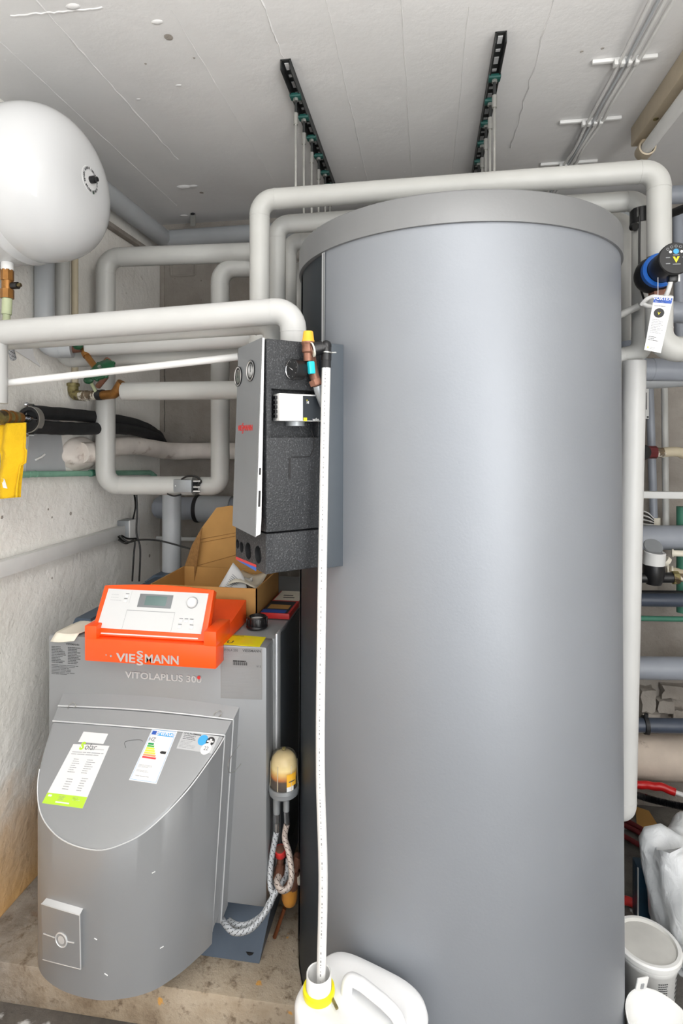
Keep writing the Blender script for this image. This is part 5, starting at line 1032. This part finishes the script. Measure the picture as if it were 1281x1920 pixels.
# green line
pipe('green_pipe', [atX(-20, 893, XL + 0.022), atX(60, 889, XL + 0.022), atX(282, 886, XL + 0.022), atX(291, 893, XL + 0.03)], 0.0105, GREENP, 'thin pale green pipe along left wall below black pipes', bend=0.015)
m = MB(); c = atX(172, 887, XL + 0.022); m.cyl(c - Vector((0, 0.012, 0)), c + Vector((0, 0.012, 0)), 0.0135, GREENP2, 12); m.build('pipe_sleeve', None, 'dark green sleeve on thin pale green pipe', 'sleeve')
# yellow rag
def rag(u, v):
    px = -4 + 53 * u + 5 * math.sin(v * 5) * v + (9 * v if v > 0.35 else 0) - (3 if u > 0.8 and v > 0.55 else 0) * 3; py = 797 + 137 * v - 5 * u * (1 if v < .5 else 0.6)
    if v > 0.75: px += 6 * (v - 0.75) * 4 * (1 - u)
    p = atY(px, py, 1.50); p.y += 0.012 * math.sin(u * 8 + v * 3) - 0.01; p.x += 0.0; return p
sheet_obj('yellow_cloth', rag, 18, 26, YCLOTH, 'yellow cleaning cloth hanging from brass fitting at left edge', 'cloth', 0.004)
oc = bpy.data.objects['yellow_cloth']
m = MB(); q = [rag(0.22, 0.72), rag(0.36, 0.74), rag(0.40, 0.87), rag(0.30, 0.85)]; m.prism([p + Vector((0.002, -0.006, 0)) for p in q], (0, 0.001, 0), PAPER); m.build('cloth_tag', oc, 'white care tag')
# fat drain pipe on back wall, flue pipe
zz = atY(335, 953, 2.44).z
dp = thing('drain_pipe', (-0.95, 2.44, zz - 0.06), 'fat grey drain pipe with black gasket on back wall, lower left', 'pipe')
m = MB(); m.tube([(-1.235, 2.50, zz + 0.0), (-1.215, 2.45, zz), (-1.15, 2.44, zz), (-0.4, 2.44, zz)], 0.052, DRAINB, 26); m.build('pipe_run', dp)
xg = atY(372, 953, 2.44).x
m = MB(); m.lathe([(0.052, -0.01), (0.062, -0.01), (0.064, 0.0), (0.062, 0.008), (0.052, 0.008)], (xg, 2.44, zz), (1, 0, 0), BLACKR, 28); m.build('gasket', dp, 'black rubber gasket')
m = MB(); m.cyl((xg + 0.008, 2.44, zz), (xg + 0.16, 2.44, zz), 0.060, DRAIN, 28); m.build('pipe_socket', dp)
pv = atY(322, 1000, 2.2)
pipe('flue_pipe', [(pv.x, 2.2, 1.365), (pv.x, 2.2, 1.046)], 0.038, DRAIN, 'vertical grey pipe entering the boiler top behind orange console', seams=False)
# back wall relief
m = MB(); q = [atY(x, y, YB) for x, y in ((321, 492), (366, 490), (366, 516), (321, 518))]
for a_, b_ in zip(q, q[1:] + q[:1]): m.tube([a_, b_], 0.006, WALL_B, 6)
m.build('plaster_frame', wall_back)
m = MB(); m.box(atY(306, 520, YB).x - 0.008, atY(306, 520, YB).x + 0.008, YB - 0.006, YB, 1.9, 2.5, WALL_B); m.build('formwork_fin', wall_back)
m = MB(); pts = [atY(309 + random.uniform(-1, 1), 690 + k * 12, YB - 0.001) for k in range(11)]; m.tube(pts, 0.0015, BLK, 5); m.build('wall_crack', wall_back)
m = MB(); m.box(atX(146, 581, XL).x, XL + 0.012, atX(146, 581, XL).y, atX(178, 577, XL).y + 0.06, 2.03, 2.037, BRASSOLD); m.build('iron_bracket', wall_left)

# ================================================================== right of the tank
def wp(px, py, y): return atY(px, py, y)
# circulation pump on front pipe
pu = thing('circulation_pump', (xr_, yh, atY(1230, 540, yh).z), 'black and blue circulation pump on right front pipe', 'pump')
P0 = atY(1226, 516, 1.635); P1 = atY(1268, 484, 1.50); ax = (P1 - P0).normalized(); Lp = (P1 - P0).length
m = MB(); m.lathe([(0.0, -0.03), (0.03, -0.03), (0.046, -0.018), (0.050, 0.0), (0.046, 0.022), (0.040, 0.03), (0, 0.03)], P0, ax, BLACKP, 28); m.build('pump_housing', pu, 'black insulation shell')
m = MB(); m.lathe([(0.036, 0.026), (0.044, 0.028), (0.045, 0.046), (0.040, 0.050), (0.036, 0.050)], P0, ax, BLUE, 30); m.build('blue_ring', pu, 'bright blue ring')
m = MB(); m.lathe([(0.034, 0.045), (0.036, 0.06), (0.036, Lp - 0.012), (0.040, Lp - 0.010), (0.040, Lp - 0.002), (0.038, Lp), (0, Lp)], P0, ax, BLACKP, 32); m.build('pump_motor', pu, 'black motor with round dial')
fdir = (CAM - P1).normalized(); 
fx = (Vector((0, 0, 1)).cross(ax)).normalized(); fy = ax.cross(fx); 
if fx.dot(Vector((CY, SY, 0))) < 0: fx, fy = -fx, -fy
if fy.z < 0: fy = -fy
def fp2(x, y, h=0.0008): return P1 + fx * x + fy * y + ax * h
m = MB()
for an in (50, 70, 90, 110, 130): a = math.radians(an); c = fp2(math.cos(a) * 0.030, math.sin(a) * 0.030); m.disc(c, ax, 0.0034, LINE, 12); m.disc(c + ax * 0.0003, ax, 0.0024, BLACKP, 12)
m.disc(fp2(0, 0.017), ax, 0.0066, BLUEL, 18); m.disc(fp2(-0.013, 0.016), ax, 0.0035, PAPER, 12); m.disc(fp2(0.013, 0.016), ax, 0.0035, PAPER, 12)
m.poly([fp2(-0.008, 0.004), fp2(-0.003, 0.004), fp2(0, -0.003), fp2(0.003, 0.004), fp2(0.008, 0.004), fp2(0, -0.012)], YELLOW)
for x0, x1, y_ in ((-0.024, -0.014, 0.001), (0.014, 0.026, 0.001), (-0.024, -0.014, -0.014), (-0.008, 0.010, -0.016), (-0.007, 0.007, 0.007)): m.poly([fp2(x0, y_), fp2(x1, y_), fp2(x1, y_ + 0.0018), fp2(x0, y_ + 0.0018)], LINE)
m.build('dial_print', pu, 'printed dial with yellow chevron')
m = MB(); c = atY(1231, 545, yh); m.cyl((xr_, yh, c.z - 0.022), (xr_, yh, c.z - 0.004), 0.027, BRONZE, 8); m.cyl((xr_, yh, c.z - 0.004), (xr_, yh, c.z + 0.02), 0.019, BRONZE, 16); zu = c.z - 0.02; m.build('union_nut', pu, 'brown brass union nut')
m = MB(); c = atY(1262, 520, 1.53); m.box(-0.012, 0.012, -0.01, 0.01, -0.012, 0.012, BLACKP, Matrix.Translation(c), 0.003); m.box(0.008, 0.012, -0.012, -0.008, -0.014, 0.012, PAPER, Matrix.Translation(c)); m.build('cable_plug', pu, 'black plug with pale clip')
m = MB(); m.tube([atY(1258, 528, 1.53), atY(1252, 548, 1.54), atY(1244, 558, 1.55), atY(1226, 556, 1.555), atY(1212, 562, 1.56), atY(1203, 572, 1.57)], 0.0055, TRUNK, 10, smooth=6); m.tube([atY(1203, 568, 1.57), atY(1216, 574, 1.56), atY(1235, 575, 1.55), atY(1246, 560, 1.545)], 0.0055, TRUNK, 10, smooth=6); m.build('pump_cable', pu, 'pale grey looped cable')
m = MB(); m.tube([atY(1200, 405, 1.70), atY(1199, 470, 1.70), atY(1200, 530, 1.69), atY(1208, 562, 1.66)], 0.003, CABLE, 8, smooth=6); m.build('black_cable', None, 'thin black cable down the second pipe beside the blue ringed pump', 'cable')
S = Sheet([atY(*p, 1.50) for p in ((1227, 554), (1263, 556), (1239, 662), (1208, 656))], 0.001)
tg = MB(); S.slab(tg, PAPER); S.rect(tg, 0.0, 0.03, 0.97, 0.13, BLUEP); S.text(tg, 'VORTEX', 0.45, 0.075, 0.0105, PAPER, 'CENTER', 0.02, 0.0006); S.lines(tg, 0.1, 0.75, 0.09, 0.125, 2, PAPER, 0.4, 41); S.disc(tg, 0.42, 0.31, 0.012, BLK)
tg.poly([S.p(0.34, 0.29, .0007), S.p(0.42, 0.345, .0007), S.p(0.50, 0.29, .0007), S.p(0.42, 0.315, .0007)], YELLOW); S.lines(tg, 0.1, 0.8, 0.18, 0.2, 1, LINED, 0.5, 42); S.lines(tg, 0.12, 0.85, 0.43, 0.69, 9, LINE, 0.35, 43); S.lines(tg, 0.1, 0.7, 0.74, 0.83, 3, LINED, 0.35, 44)
tg.poly([S.p(0.12, 0.93, .0007), S.p(0.18, 0.965, .0007), S.p(0.24, 0.93, .0007)], YELLOW); S.lines(tg, 0.3, 0.75, 0.93, 0.975, 2, LINE, 0.4, 45)
o = tg.build('pump_tag', None, 'white hanging tag with blue head below the pump', 'tag')
m = MB(); m.tube([atY(1234, 520, 1.53), atY(1234, 556, 1.50)], 0.0007, WHITE, 5); m.build('tag_string', o, 'thin white string')
# pipe below pump
pipe('insulated_pipe', [(xr_, yh, zu), (xr_, yh + 0.0, atY(1235, 655, yh).z), (xr_ + 0.5, yh + 0.06, atY(1235, 656, yh).z)], 0.034, PIPE, 'grey pipe below the pump turning right at picture edge', bend=0.05)
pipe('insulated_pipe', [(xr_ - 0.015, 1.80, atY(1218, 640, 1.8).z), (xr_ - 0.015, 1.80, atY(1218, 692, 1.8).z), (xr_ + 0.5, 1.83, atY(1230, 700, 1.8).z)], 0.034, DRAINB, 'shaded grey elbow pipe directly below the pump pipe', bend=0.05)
# long drop pipe beside tank
pt = atY(1190, 690, 1.735); pb2 = atY(1171, 1525, 1.735)
pipe('insulated_pipe', [pt + Vector((0, 0, 0.02)), pb2 + Vector((0, 0, -0.0)), pb2 + Vector((-0.05, 0.08, -0.005))], 0.0315, PIPEW, 'long white vertical pipe along right side of tank', bend=0.035)
pipe('strap_pipe', [atY(1160, 592, 1.72), atY(1199, 574, 1.70)], 0.010, PIPE, 'thin grey pipe slanting from the tank to second right pipe', seams=False)
vr = thing('cable_ties', atY(1195, 420, 1.72), 'black clamp bracket and ties on second right pipe', 'clamp')
xi_ = atY(1205, 420, yi).x
m = MB(); zc_ = atY(1200, 408, yi).z; m.lathe([(0.030, -0.02), (0.034, -0.02), (0.034, 0.022), (0.030, 0.022), (0.030, -0.02)], (xi_, yi, zc_), (0, 0, 1), BLACKP, 24); m.cyl(atY(1186, 425, yi - 0.02), atY(1192, 425, yi - 0.03), 0.012, BLACKP, 12); m.build('clamp_band', vr)
m = MB(); m.box(-0.002, 0.002, -0.004, 0.0, -0.008, 0.02, CHROME, Matrix.Translation(atY(1196, 402, yi - 0.034))); m.build('buckle', vr, 'shiny buckle')
# wall run on the right
pipe('duct_pipe', [wp(1250, 366, 2.2), wp(1330, 362, 2.2)], 0.032, DRAINB, 'grey horizontal pipe at right edge, beside top pipe bend', seams=False)
pipe('black_pipe', [wp(1255, 402, 2.1), wp(1330, 372, 1.9)], 0.014, BLACKR, 'black slanted pipe at right edge above the pump', seams=False)
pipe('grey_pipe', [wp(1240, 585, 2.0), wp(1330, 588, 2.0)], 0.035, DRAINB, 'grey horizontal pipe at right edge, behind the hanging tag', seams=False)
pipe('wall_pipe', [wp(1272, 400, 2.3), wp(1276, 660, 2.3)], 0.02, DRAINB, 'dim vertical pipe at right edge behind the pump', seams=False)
pipe('grey_pipe', [wp(1205, 716, 2.2), wp(1330, 708, 2.2)], 0.027, DRAIN, 'grey horizontal pipe just above two thin vertical pipes, right', seams=False)
pipe('wall_pipe', [wp(1218, 718, 2.5), wp(1222, 838, 2.5), wp(1226, 972, 2.5)], 0.0155, DRAINB, 'left of two thin vertical pipes on right back wall', seams=False)
pipe('wall_pipe', [wp(1246, 714, 2.48), wp(1249, 992, 2.48)], 0.0125, PIPE, 'right of two thin vertical pipes on right back wall', seams=False)
m = MB(); c = wp(1229, 975, 2.5); m.cyl(c - Vector((0, 0, 0.035)), c + Vector((0, 0, 0.01)), 0.019, PAPERO, 14); m.build('pipe_sleeve', None, 'white sleeve at foot of left thin vertical pipe', 'sleeve')
br = thing('wall_bracket', wp(1204, 785, 2.4), 'pale slotted wall bracket beside left thin vertical pipe', 'bracket')
m = MB(); q = [wp(1180, 719, 2.42), wp(1217, 718, 2.42), wp(1217, 785, 2.42), wp(1180, 786, 2.42)]; m.prism(q, (0, 0.012, 0), TRUNK); m.build('bracket_plate', br)
m = MB(); m.poly([wp(x, y, 2.418) for x, y in ((1206, 736), (1213, 736), (1213, 768), (1206, 768))], BLK); m.disc(wp(1214, 721, 2.418), (0, -1, 0), 0.004, BLK); m.disc(wp(1215, 782, 2.418), (0, -1, 0), 0.004, BLK); m.build('slot', br, 'dark slot and holes')
rvv = thing('red_gate_valve', wp(1215, 865, 2.3), 'dark red valve with beige pipe on right wall', 'valve')
m = MB(); c = wp(1206, 848, 2.25); m.lathe([(0.0, -0.01), (0.028, -0.01), (0.031, 0.0), (0.028, 0.008, BLACKP), (0, 0.01, BLACKP)], c, (0.25, -1, 0.05), REDDK, 24); m.build('hand_wheel', rvv, 'dark red hand wheel')
m = MB(); m.cyl(wp(1214, 848, 2.3), wp(1231, 848, 2.3), 0.024, REDDK, 8); m.build('valve_body', rvv); m = MB(); m.cyl(wp(1229, 848, 2.3), wp(1246, 849, 2.3), 0.019, CORROD, 12); m.tube([wp(1244, 848, 2.3), wp(1270, 847, 2.3), wp(1290, 854, 2.3), wp(1330, 862, 2.3)], 0.019, BEIGEP, 14, smooth=4); m.build('beige_pipe', rvv, 'crusted beige pipe')
m = MB(); q = wp(1195, 934, 2.33); q2 = wp(1340, 921, 2.33); m.box(q.x, q2.x, 2.31, 2.33, wp(1240, 934, 2.33).z, wp(1240, 921, 2.33).z, TRUNK, None, 0.002); m.build('cable_rail', None, 'flat white rail crossing two thin vertical pipes, right', 'rail')
m = MB(); R = random.Random(5); c = wp(1218, 972, 2.46)
for k in range(7): m.tube([wp(1205, 958 + k * 4, 2.44), wp(1216, 962 + k * 3.6, 2.43), wp(1226, 972 + k * 2, 2.45)], 0.0022, (TRUNK, BLACKP)[k % 2], 6, smooth=4)
m.build('cable_coil', None, 'black and white coiled cord above fat grey pipe, right', 'cord')
pipe('drain_pipe', [wp(1195, 1008, 2.4), wp(1340, 1008, 2.4)], 0.049, DRAINB, 'fat grey horizontal drain pipe above the water meter, right', seams=False)
wmt = thing('water_meter', wp(1226, 1090, 2.2), 'black water meter with open grey lid, right wall', 'water meter')
c = wp(1226, 1058, 2.2); 
m = MB(); m.lathe([(0.037, 0.0), (0.036, 0.045), (0.033, 0.048), (0.031, 0.044), (0, 0.044)], c, (0.05, -0.12, 1), TRUNK, 26); m.disc(c + Vector((0.002, -0.006, 0.0455)), (0.05, -0.12, 1), 0.027, LINE, 20); m.build('meter_head', wmt, 'light grey meter head')
m = MB(); lc = wp(1225, 1025, 2.215); m.lathe([(0, -0.003), (0.031, -0.003), (0.033, 0.0), (0.031, 0.004), (0, 0.004)], lc, (0.0, -0.75, 0.66), ALU, 26); m.box(-0.006, 0.006, -0.005, 0.005, -0.03, -0.02, TRUNK, Matrix.Translation(lc)); m.build('meter_lid', wmt, 'open round lid')
m = MB(); m.lathe([(0, -0.075), (0.025, -0.073), (0.034, -0.05), (0.038, -0.02), (0.037, 0.0), (0, 0.0)], c, (0, 0, 1), BLACKP, 26); m.cyl(wp(1180, 1083, 2.2), wp(1262, 1083, 2.2), 0.019, BLACKP, 16); m.cyl(wp(1261, 1083, 2.2), wp(1272, 1083, 2.2), 0.024, BRASSOLD, 8); m.cyl(wp(1272, 1083, 2.2), wp(1330, 1085, 2.2), 0.015, CORROD, 12); m.build('meter_body', wmt, 'black meter body')
mt2 = thing('pipe_stubs', wp(1262, 1085, 2.35), 'pale pipe stubs beside the water meter, right edge', 'pipe')
m = MB(); m.cyl(wp(1246, 1050, 2.3), wp(1252, 1055, 2.3), 0.02, PAPERO, 14); m.tube([wp(1253, 1070, 2.33), wp(1272, 1074, 2.33), wp(1290, 1080, 2.36)], 0.017, BEIGEP, 14); m.tube([wp(1260, 1037, 2.33), wp(1330, 1040, 2.33)], 0.012, PAPERO, 12); m.build('stub_pipe', mt2)
for a_, r_ in (((1253, 1068), 0.022), ((1261, 1072), 0.022), ((1262, 1037), 0.015)):
    m = MB(); c = wp(*a_, 2.32); m.lathe([(r_ - 0.003, -0.003), (r_, -0.003), (r_, 0.003), (r_ - 0.003, 0.003)], c, (1, -0.35, 0), PAPERO, 18); m.build('ring', mt2)
pipe('green_pipe', [wp(1279, 950, 2.45), wp(1279, 1148, 2.45)], 0.02, GREENP2, 'teal green vertical pipe at right edge beside water meter', seams=False)
pipe('dark_pipe', [wp(1195, 1124, 2.35), wp(1340, 1126, 2.35)], 0.026, DARKPIPE, 'dark blue grey pipe directly below the water meter', seams=False)
pipe('black_pipe', [wp(1185, 1112, 2.42), wp(1340, 1113, 2.42)], 0.011, BLACKR, 'black thin pipe just above dark blue grey pipe', seams=False)
pipe('green_pipe', [wp(1185, 1159, 2.42), wp(1340, 1162, 2.42)], 0.0105, GREENP2, 'thin green horizontal pipe below dark blue grey pipe', seams=False)
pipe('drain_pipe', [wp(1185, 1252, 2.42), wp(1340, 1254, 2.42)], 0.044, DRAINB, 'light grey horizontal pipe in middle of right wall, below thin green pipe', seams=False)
dkp = thing('dark_pipe', wp(1240, 1372, 2.3), 'dark slate pipe with black clamp above fat beige pipe', 'pipe')
m = MB(); m.cyl(wp(1185, 1359, 2.3), wp(1340, 1362, 2.3), 0.0265, DARKPIPE, 20); m.build('pipe_run', dkp); m = MB(); c = wp(1211, 1359, 2.3); m.lathe([(0.0265, -0.008), (0.034, -0.008), (0.035, 0.006), (0.0265, 0.006)], c, (1, 0, 0), BLACKR, 24); m.cyl(c + Vector((0, -0.005, 0.03)), c + Vector((0, -0.005, 0.045)), 0.008, BLACKR, 8); m.build('clamp_ring', dkp, 'black clamp ring')
pipe('lagged_pipe', [wp(1180, 1418, 2.38), wp(1340, 1424, 2.38)], 0.083, RUSTY, 'fat stained beige pipe low on right wall', seams=False)
tp_ = thing('taped_cable', wp(1230, 1490, 2.25), 'red taped cable with white end under fat beige pipe', 'cable')
m = MB(); m.tube([wp(1185, 1470, 2.25), wp(1220, 1473, 2.25), wp(1245, 1477, 2.24), wp(1266, 1486, 2.23)], 0.0145, REDTAPE, 14, fn=lambda L, a: 1 + 0.08 * math.sin(L * 130 + a), smooth=8); m.build('red_wrap', tp_, 'red tape wrap'); m = MB(); m.tube([wp(1264, 1485, 2.23), wp(1290, 1494, 2.22), wp(1330, 1505, 2.2)], 0.0085, PAPER, 10); m.build('white_end', tp_, 'white cable end')
m = MB(); 
cpts = [wp(1180, 1486, 2.2), wp(1215, 1497, 2.2), wp(1250, 1506, 2.18), wp(1290, 1514, 2.16), wp(1330, 1522, 2.14)]
cp = smoothpath(cpts, 30); m.tube(cp, lambda t: 0.0115 + 0.0022 * math.sin(t * 380), BLACKP, 12); m.build('corrugated_hose', None, 'black corrugated hose under red taped cable', 'hose')
# rubble blocks in the broken wall
for k, (px, py, w, h, dd) in enumerate(((1212, 1310, 24, 40, 0.06), (1245, 1322, 26, 22, 0.05), (1262, 1296, 40, 24, 0.03), (1215, 1340, 30, 16, 0.07), (1270, 1338, 20, 18, 0.04))):
    m = MB(); c = wp(px, py, YB - dd / 2); s_ = 2.43 / F; tb = bmesh.new(); bmesh.ops.create_cube(tb, size=1); bmesh.ops.subdivide_edges(tb, edges=list(tb.edges), cuts=2, use_grid_fill=True)
    for v in tb.verts: nn = noise.noise(v.co * 2.3 + Vector((k * 7, 0, 0))) * 0.34; v.co = Vector((v.co.x * w * s_ * (1 + nn), v.co.y * dd, v.co.z * h * s_ * (1 + nn)))
    m.merge(tb, WALL_B, Matrix.Translation(c)); m.build('stone', wall_back, ang=60)
# floor clutter on the right
m = MB(); q = [atZ(x, y, 0.006) for x, y in ((1192, 1512), (1217, 1520), (1253, 1577), (1195, 1556))]; m.prism(q, (0, 0, -0.005), CARD); m.build('board_offcut', None, 'dusty brown board offcut on floor under long white pipe', 'board')
for k, (a_, b_) in enumerate((((1150, 1524), (1258, 1586)), ((1150, 1536), (1246, 1586)), ((1150, 1556), (1230, 1602)))):
    m = MB(); m.cyl(atZ(*a_, 0.022), atZ(*b_, 0.022), 0.010, REDDK, 10); m.build('red_rod', None, ('dark red rod on floor, farthest of the three', 'dark red rod on floor, middle of the three', 'dark red rod on floor, nearest of the three')[k], 'rod', 'dark red rods on the floor')
m = MB(); m.tube([atZ(1150, 1684, 0.03), atZ(1180, 1690, 0.02), atZ(1196, 1700, 0.016)], 0.014, RED, 12, smooth=4); m.build('red_hose', None, 'red hose piece behind the white bucket', 'hose')
cn = thing('carton', (0.66, 1.99, 0.0), 'dark blue carton between bucket and white plastic bag', 'carton')
m = MB(); c = atY(1206, 1660, 1.97); zc_ = atY(1206, 1628, 1.97).z; m.box(c.x - 0.016, c.x + 0.028, 1.97, 2.02, 0.0, zc_, NAVY, None, 0.002); m.build('carton_body', cn); m = MB(); m.box(c.x - 0.0175, c.x - 0.014, 1.967, 1.972, 0.0, zc_, PAPER); m.build('carton_edge', cn, 'white edge')
# bucket
KB = Vector((0.618, 1.705, 0)); kr = 0.084
bk = thing('bucket', KB, 'white plastic bucket with dusty lid at foot of the tank', 'bucket')
zl = 0.172
tilt = Vector((0.06, -0.10, 1)).normalized()
m = MB(); m.lathe([(0, 0.001), (kr - 0.022, 0.001), (kr - 0.018, 0.006), (kr - 0.008, zl - 0.04), (kr - 0.005, zl - 0.036), (kr - 0.005, zl - 0.028), (kr - 0.008, zl - 0.026), (kr - 0.004, zl - 0.016)], KB, (0, 0, 1), BUCKET, 48); bb = m.build('bucket_body', bk)
m = MB(); m.lathe([(kr - 0.004, zl - 0.018), (kr + 0.003, zl - 0.016), (kr + 0.004, zl - 0.004), (kr, zl), (kr - 0.008, zl, LIDD), (kr - 0.012, zl - 0.007, LIDD), (0, zl - 0.006, LIDD)], KB, (0, 0, 1), BUCKET, 48); m.build('bucket_lid', bk, 'dusty white lid')
m = MB()
def onb(a, z): r = kr - 0.0042 - (zl - z) * 0.08; return KB + Vector((math.cos(a) * r, math.sin(a) * r, z))
R = random.Random(11)
for (a0_, a1_, z1_b, z0_b, n_, mm) in ((-1.55, -1.15, zl - 0.052, zl - 0.11, 9, LINED), (-0.75, -0.45, zl - 0.05, zl - 0.12, 5, BLK)):
    for k in range(n_):
        z = z1_b + (z0_b - z1_b) * k / n_; a = a0_; e = a1_ - R.uniform(0, 0.08)
        hh = (0.003 if n_ > 5 else 0.006)
        for s_ in range(5): aa, ab = a + (e - a) * s_ / 5, a + (e - a) * (s_ + 0.85) / 5; m.poly([onb(aa, z), onb(ab, z), onb(ab, z - hh), onb(aa, z - hh)], mm)
m.build('bucket_print', bb, 'black printed lines')
# cut-open scoop container in front
SB = Vector((0.575, 1.475, 0))
sc_ = thing('cut_container', SB, 'white cut open plastic container in front of the bucket', 'container')
m = MB(); outr = []; inn = []; N2 = 48
def lipz(a): return 0.150 + 0.022 * math.cos(a - 2.2)
for z_f in (0.0, 0.25, 0.5, 0.75, 0.93, 1.0):
    outr.append([m.bm.verts.new(SB + Vector((math.cos(2 * PI * j / N2) * (0.062 + 0.024 * z_f), math.sin(2 * PI * j / N2) * (0.062 + 0.024 * z_f), 0.001 + lipz(2 * PI * j / N2) * z_f))) for j in range(N2)])
for z_f in (1.0, 0.9, 0.75, 0.6):
    inn.append([m.bm.verts.new(SB + Vector((math.cos(2 * PI * j / N2) * (0.059 + 0.024 * z_f), math.sin(2 * PI * j / N2) * (0.059 + 0.024 * z_f), lipz(2 * PI * j / N2) * z_f))) for j in range(N2)])
al = outr + inn
for A, B in zip(al, al[1:]):
    for j in range(N2): m.face((A[j], A[(j + 1) % N2], B[(j + 1) % N2], B[j]), BUCKET)
m.face(outr[0][::-1], BUCKET); m.face(inn[-1], BUCKET); m.build('container_wall', sc_, ang=50)
m = MB(); a = 1.9; c = SB + Vector((math.cos(a) * 0.085, math.sin(a) * 0.085, 0.165)); M_ = Matrix.Translation(c) @ Matrix.Rotation(a - PI / 2, 4, 'Z') @ Matrix.Rotation(0.25, 4, 'X'); m.box(-0.016, 0.016, -0.002, 0.003, -0.02, 0.045, WHITE, M_, 0.002); m.box(-0.004, 0.004, -0.004, -0.0015, 0.012, 0.028, LINE, M_); m.build('handle_tab', sc_, 'flat white handle tab')
# plastic bag
m = MB(); NB = 64; rings = []; BC = Vector((0.905, 1.86, 0)); tops = 0.35
for k in range(19):
    f = k / 18; z = 0.005 + f * tops; base_r = 0.185 + 0.03 * math.sin(f * PI) - 0.06 * max(0, 0.25 - f) * 2 + 0.02 * f
    if f > 0.9: base_r *= 1 - (f - 0.9) * 1.2
    ring = []
    for j in range(NB):
        a = 2 * PI * j / NB; nn = noise.noise(Vector((math.cos(a) * 2.2, math.sin(a) * 2.2, f * 2.0 + 4))) * 0.16 + noise.noise(Vector((math.cos(a) * 6, math.sin(a) * 6, f * 3 + 9))) * 0.06
        pleat = 0.03 * math.sin(a * 9 + f * 2) * f
        r_ = base_r * (1 + nn * (0.6 + f) + pleat); zz2 = z + (0.03 * noise.noise(Vector((math.cos(a) * 3, math.sin(a) * 3, 1))) if f > 0.8 else 0)
        dirx = math.cos(a); ear = 0.05 * max(0, math.cos(a - 3.3)) ** 6 * max(0, f - 0.55) * 2.0
        ring.append(m.bm.verts.new(BC + Vector((math.cos(a) * (r_ + ear), math.sin(a) * r_ * 0.8, zz2))))
    rings.append(ring)
for rr_, dz in ((0.8, 0.012), (0.5, -0.02), (0.2, -0.05)): rings.append([m.bm.verts.new(Vector((BC.x + (v.co.x - BC.x) * rr_, BC.y + (v.co.y - BC.y) * rr_, v.co.z + dz + 0.02 * noise.noise(v.co * 14)))) for v in rings[18]])
for A, B in zip(rings, rings[1:]):
    for j in range(NB): m.face((A[j], A[(j + 1) % NB], B[(j + 1) % NB], B[j]), BAG)
m.face(rings[0][::-1], BAG); m.face(rings[-1], BAG); m.build('plastic_bag', None, 'crumpled translucent white plastic bag behind the bucket, bottom right', 'bag', ang=60)
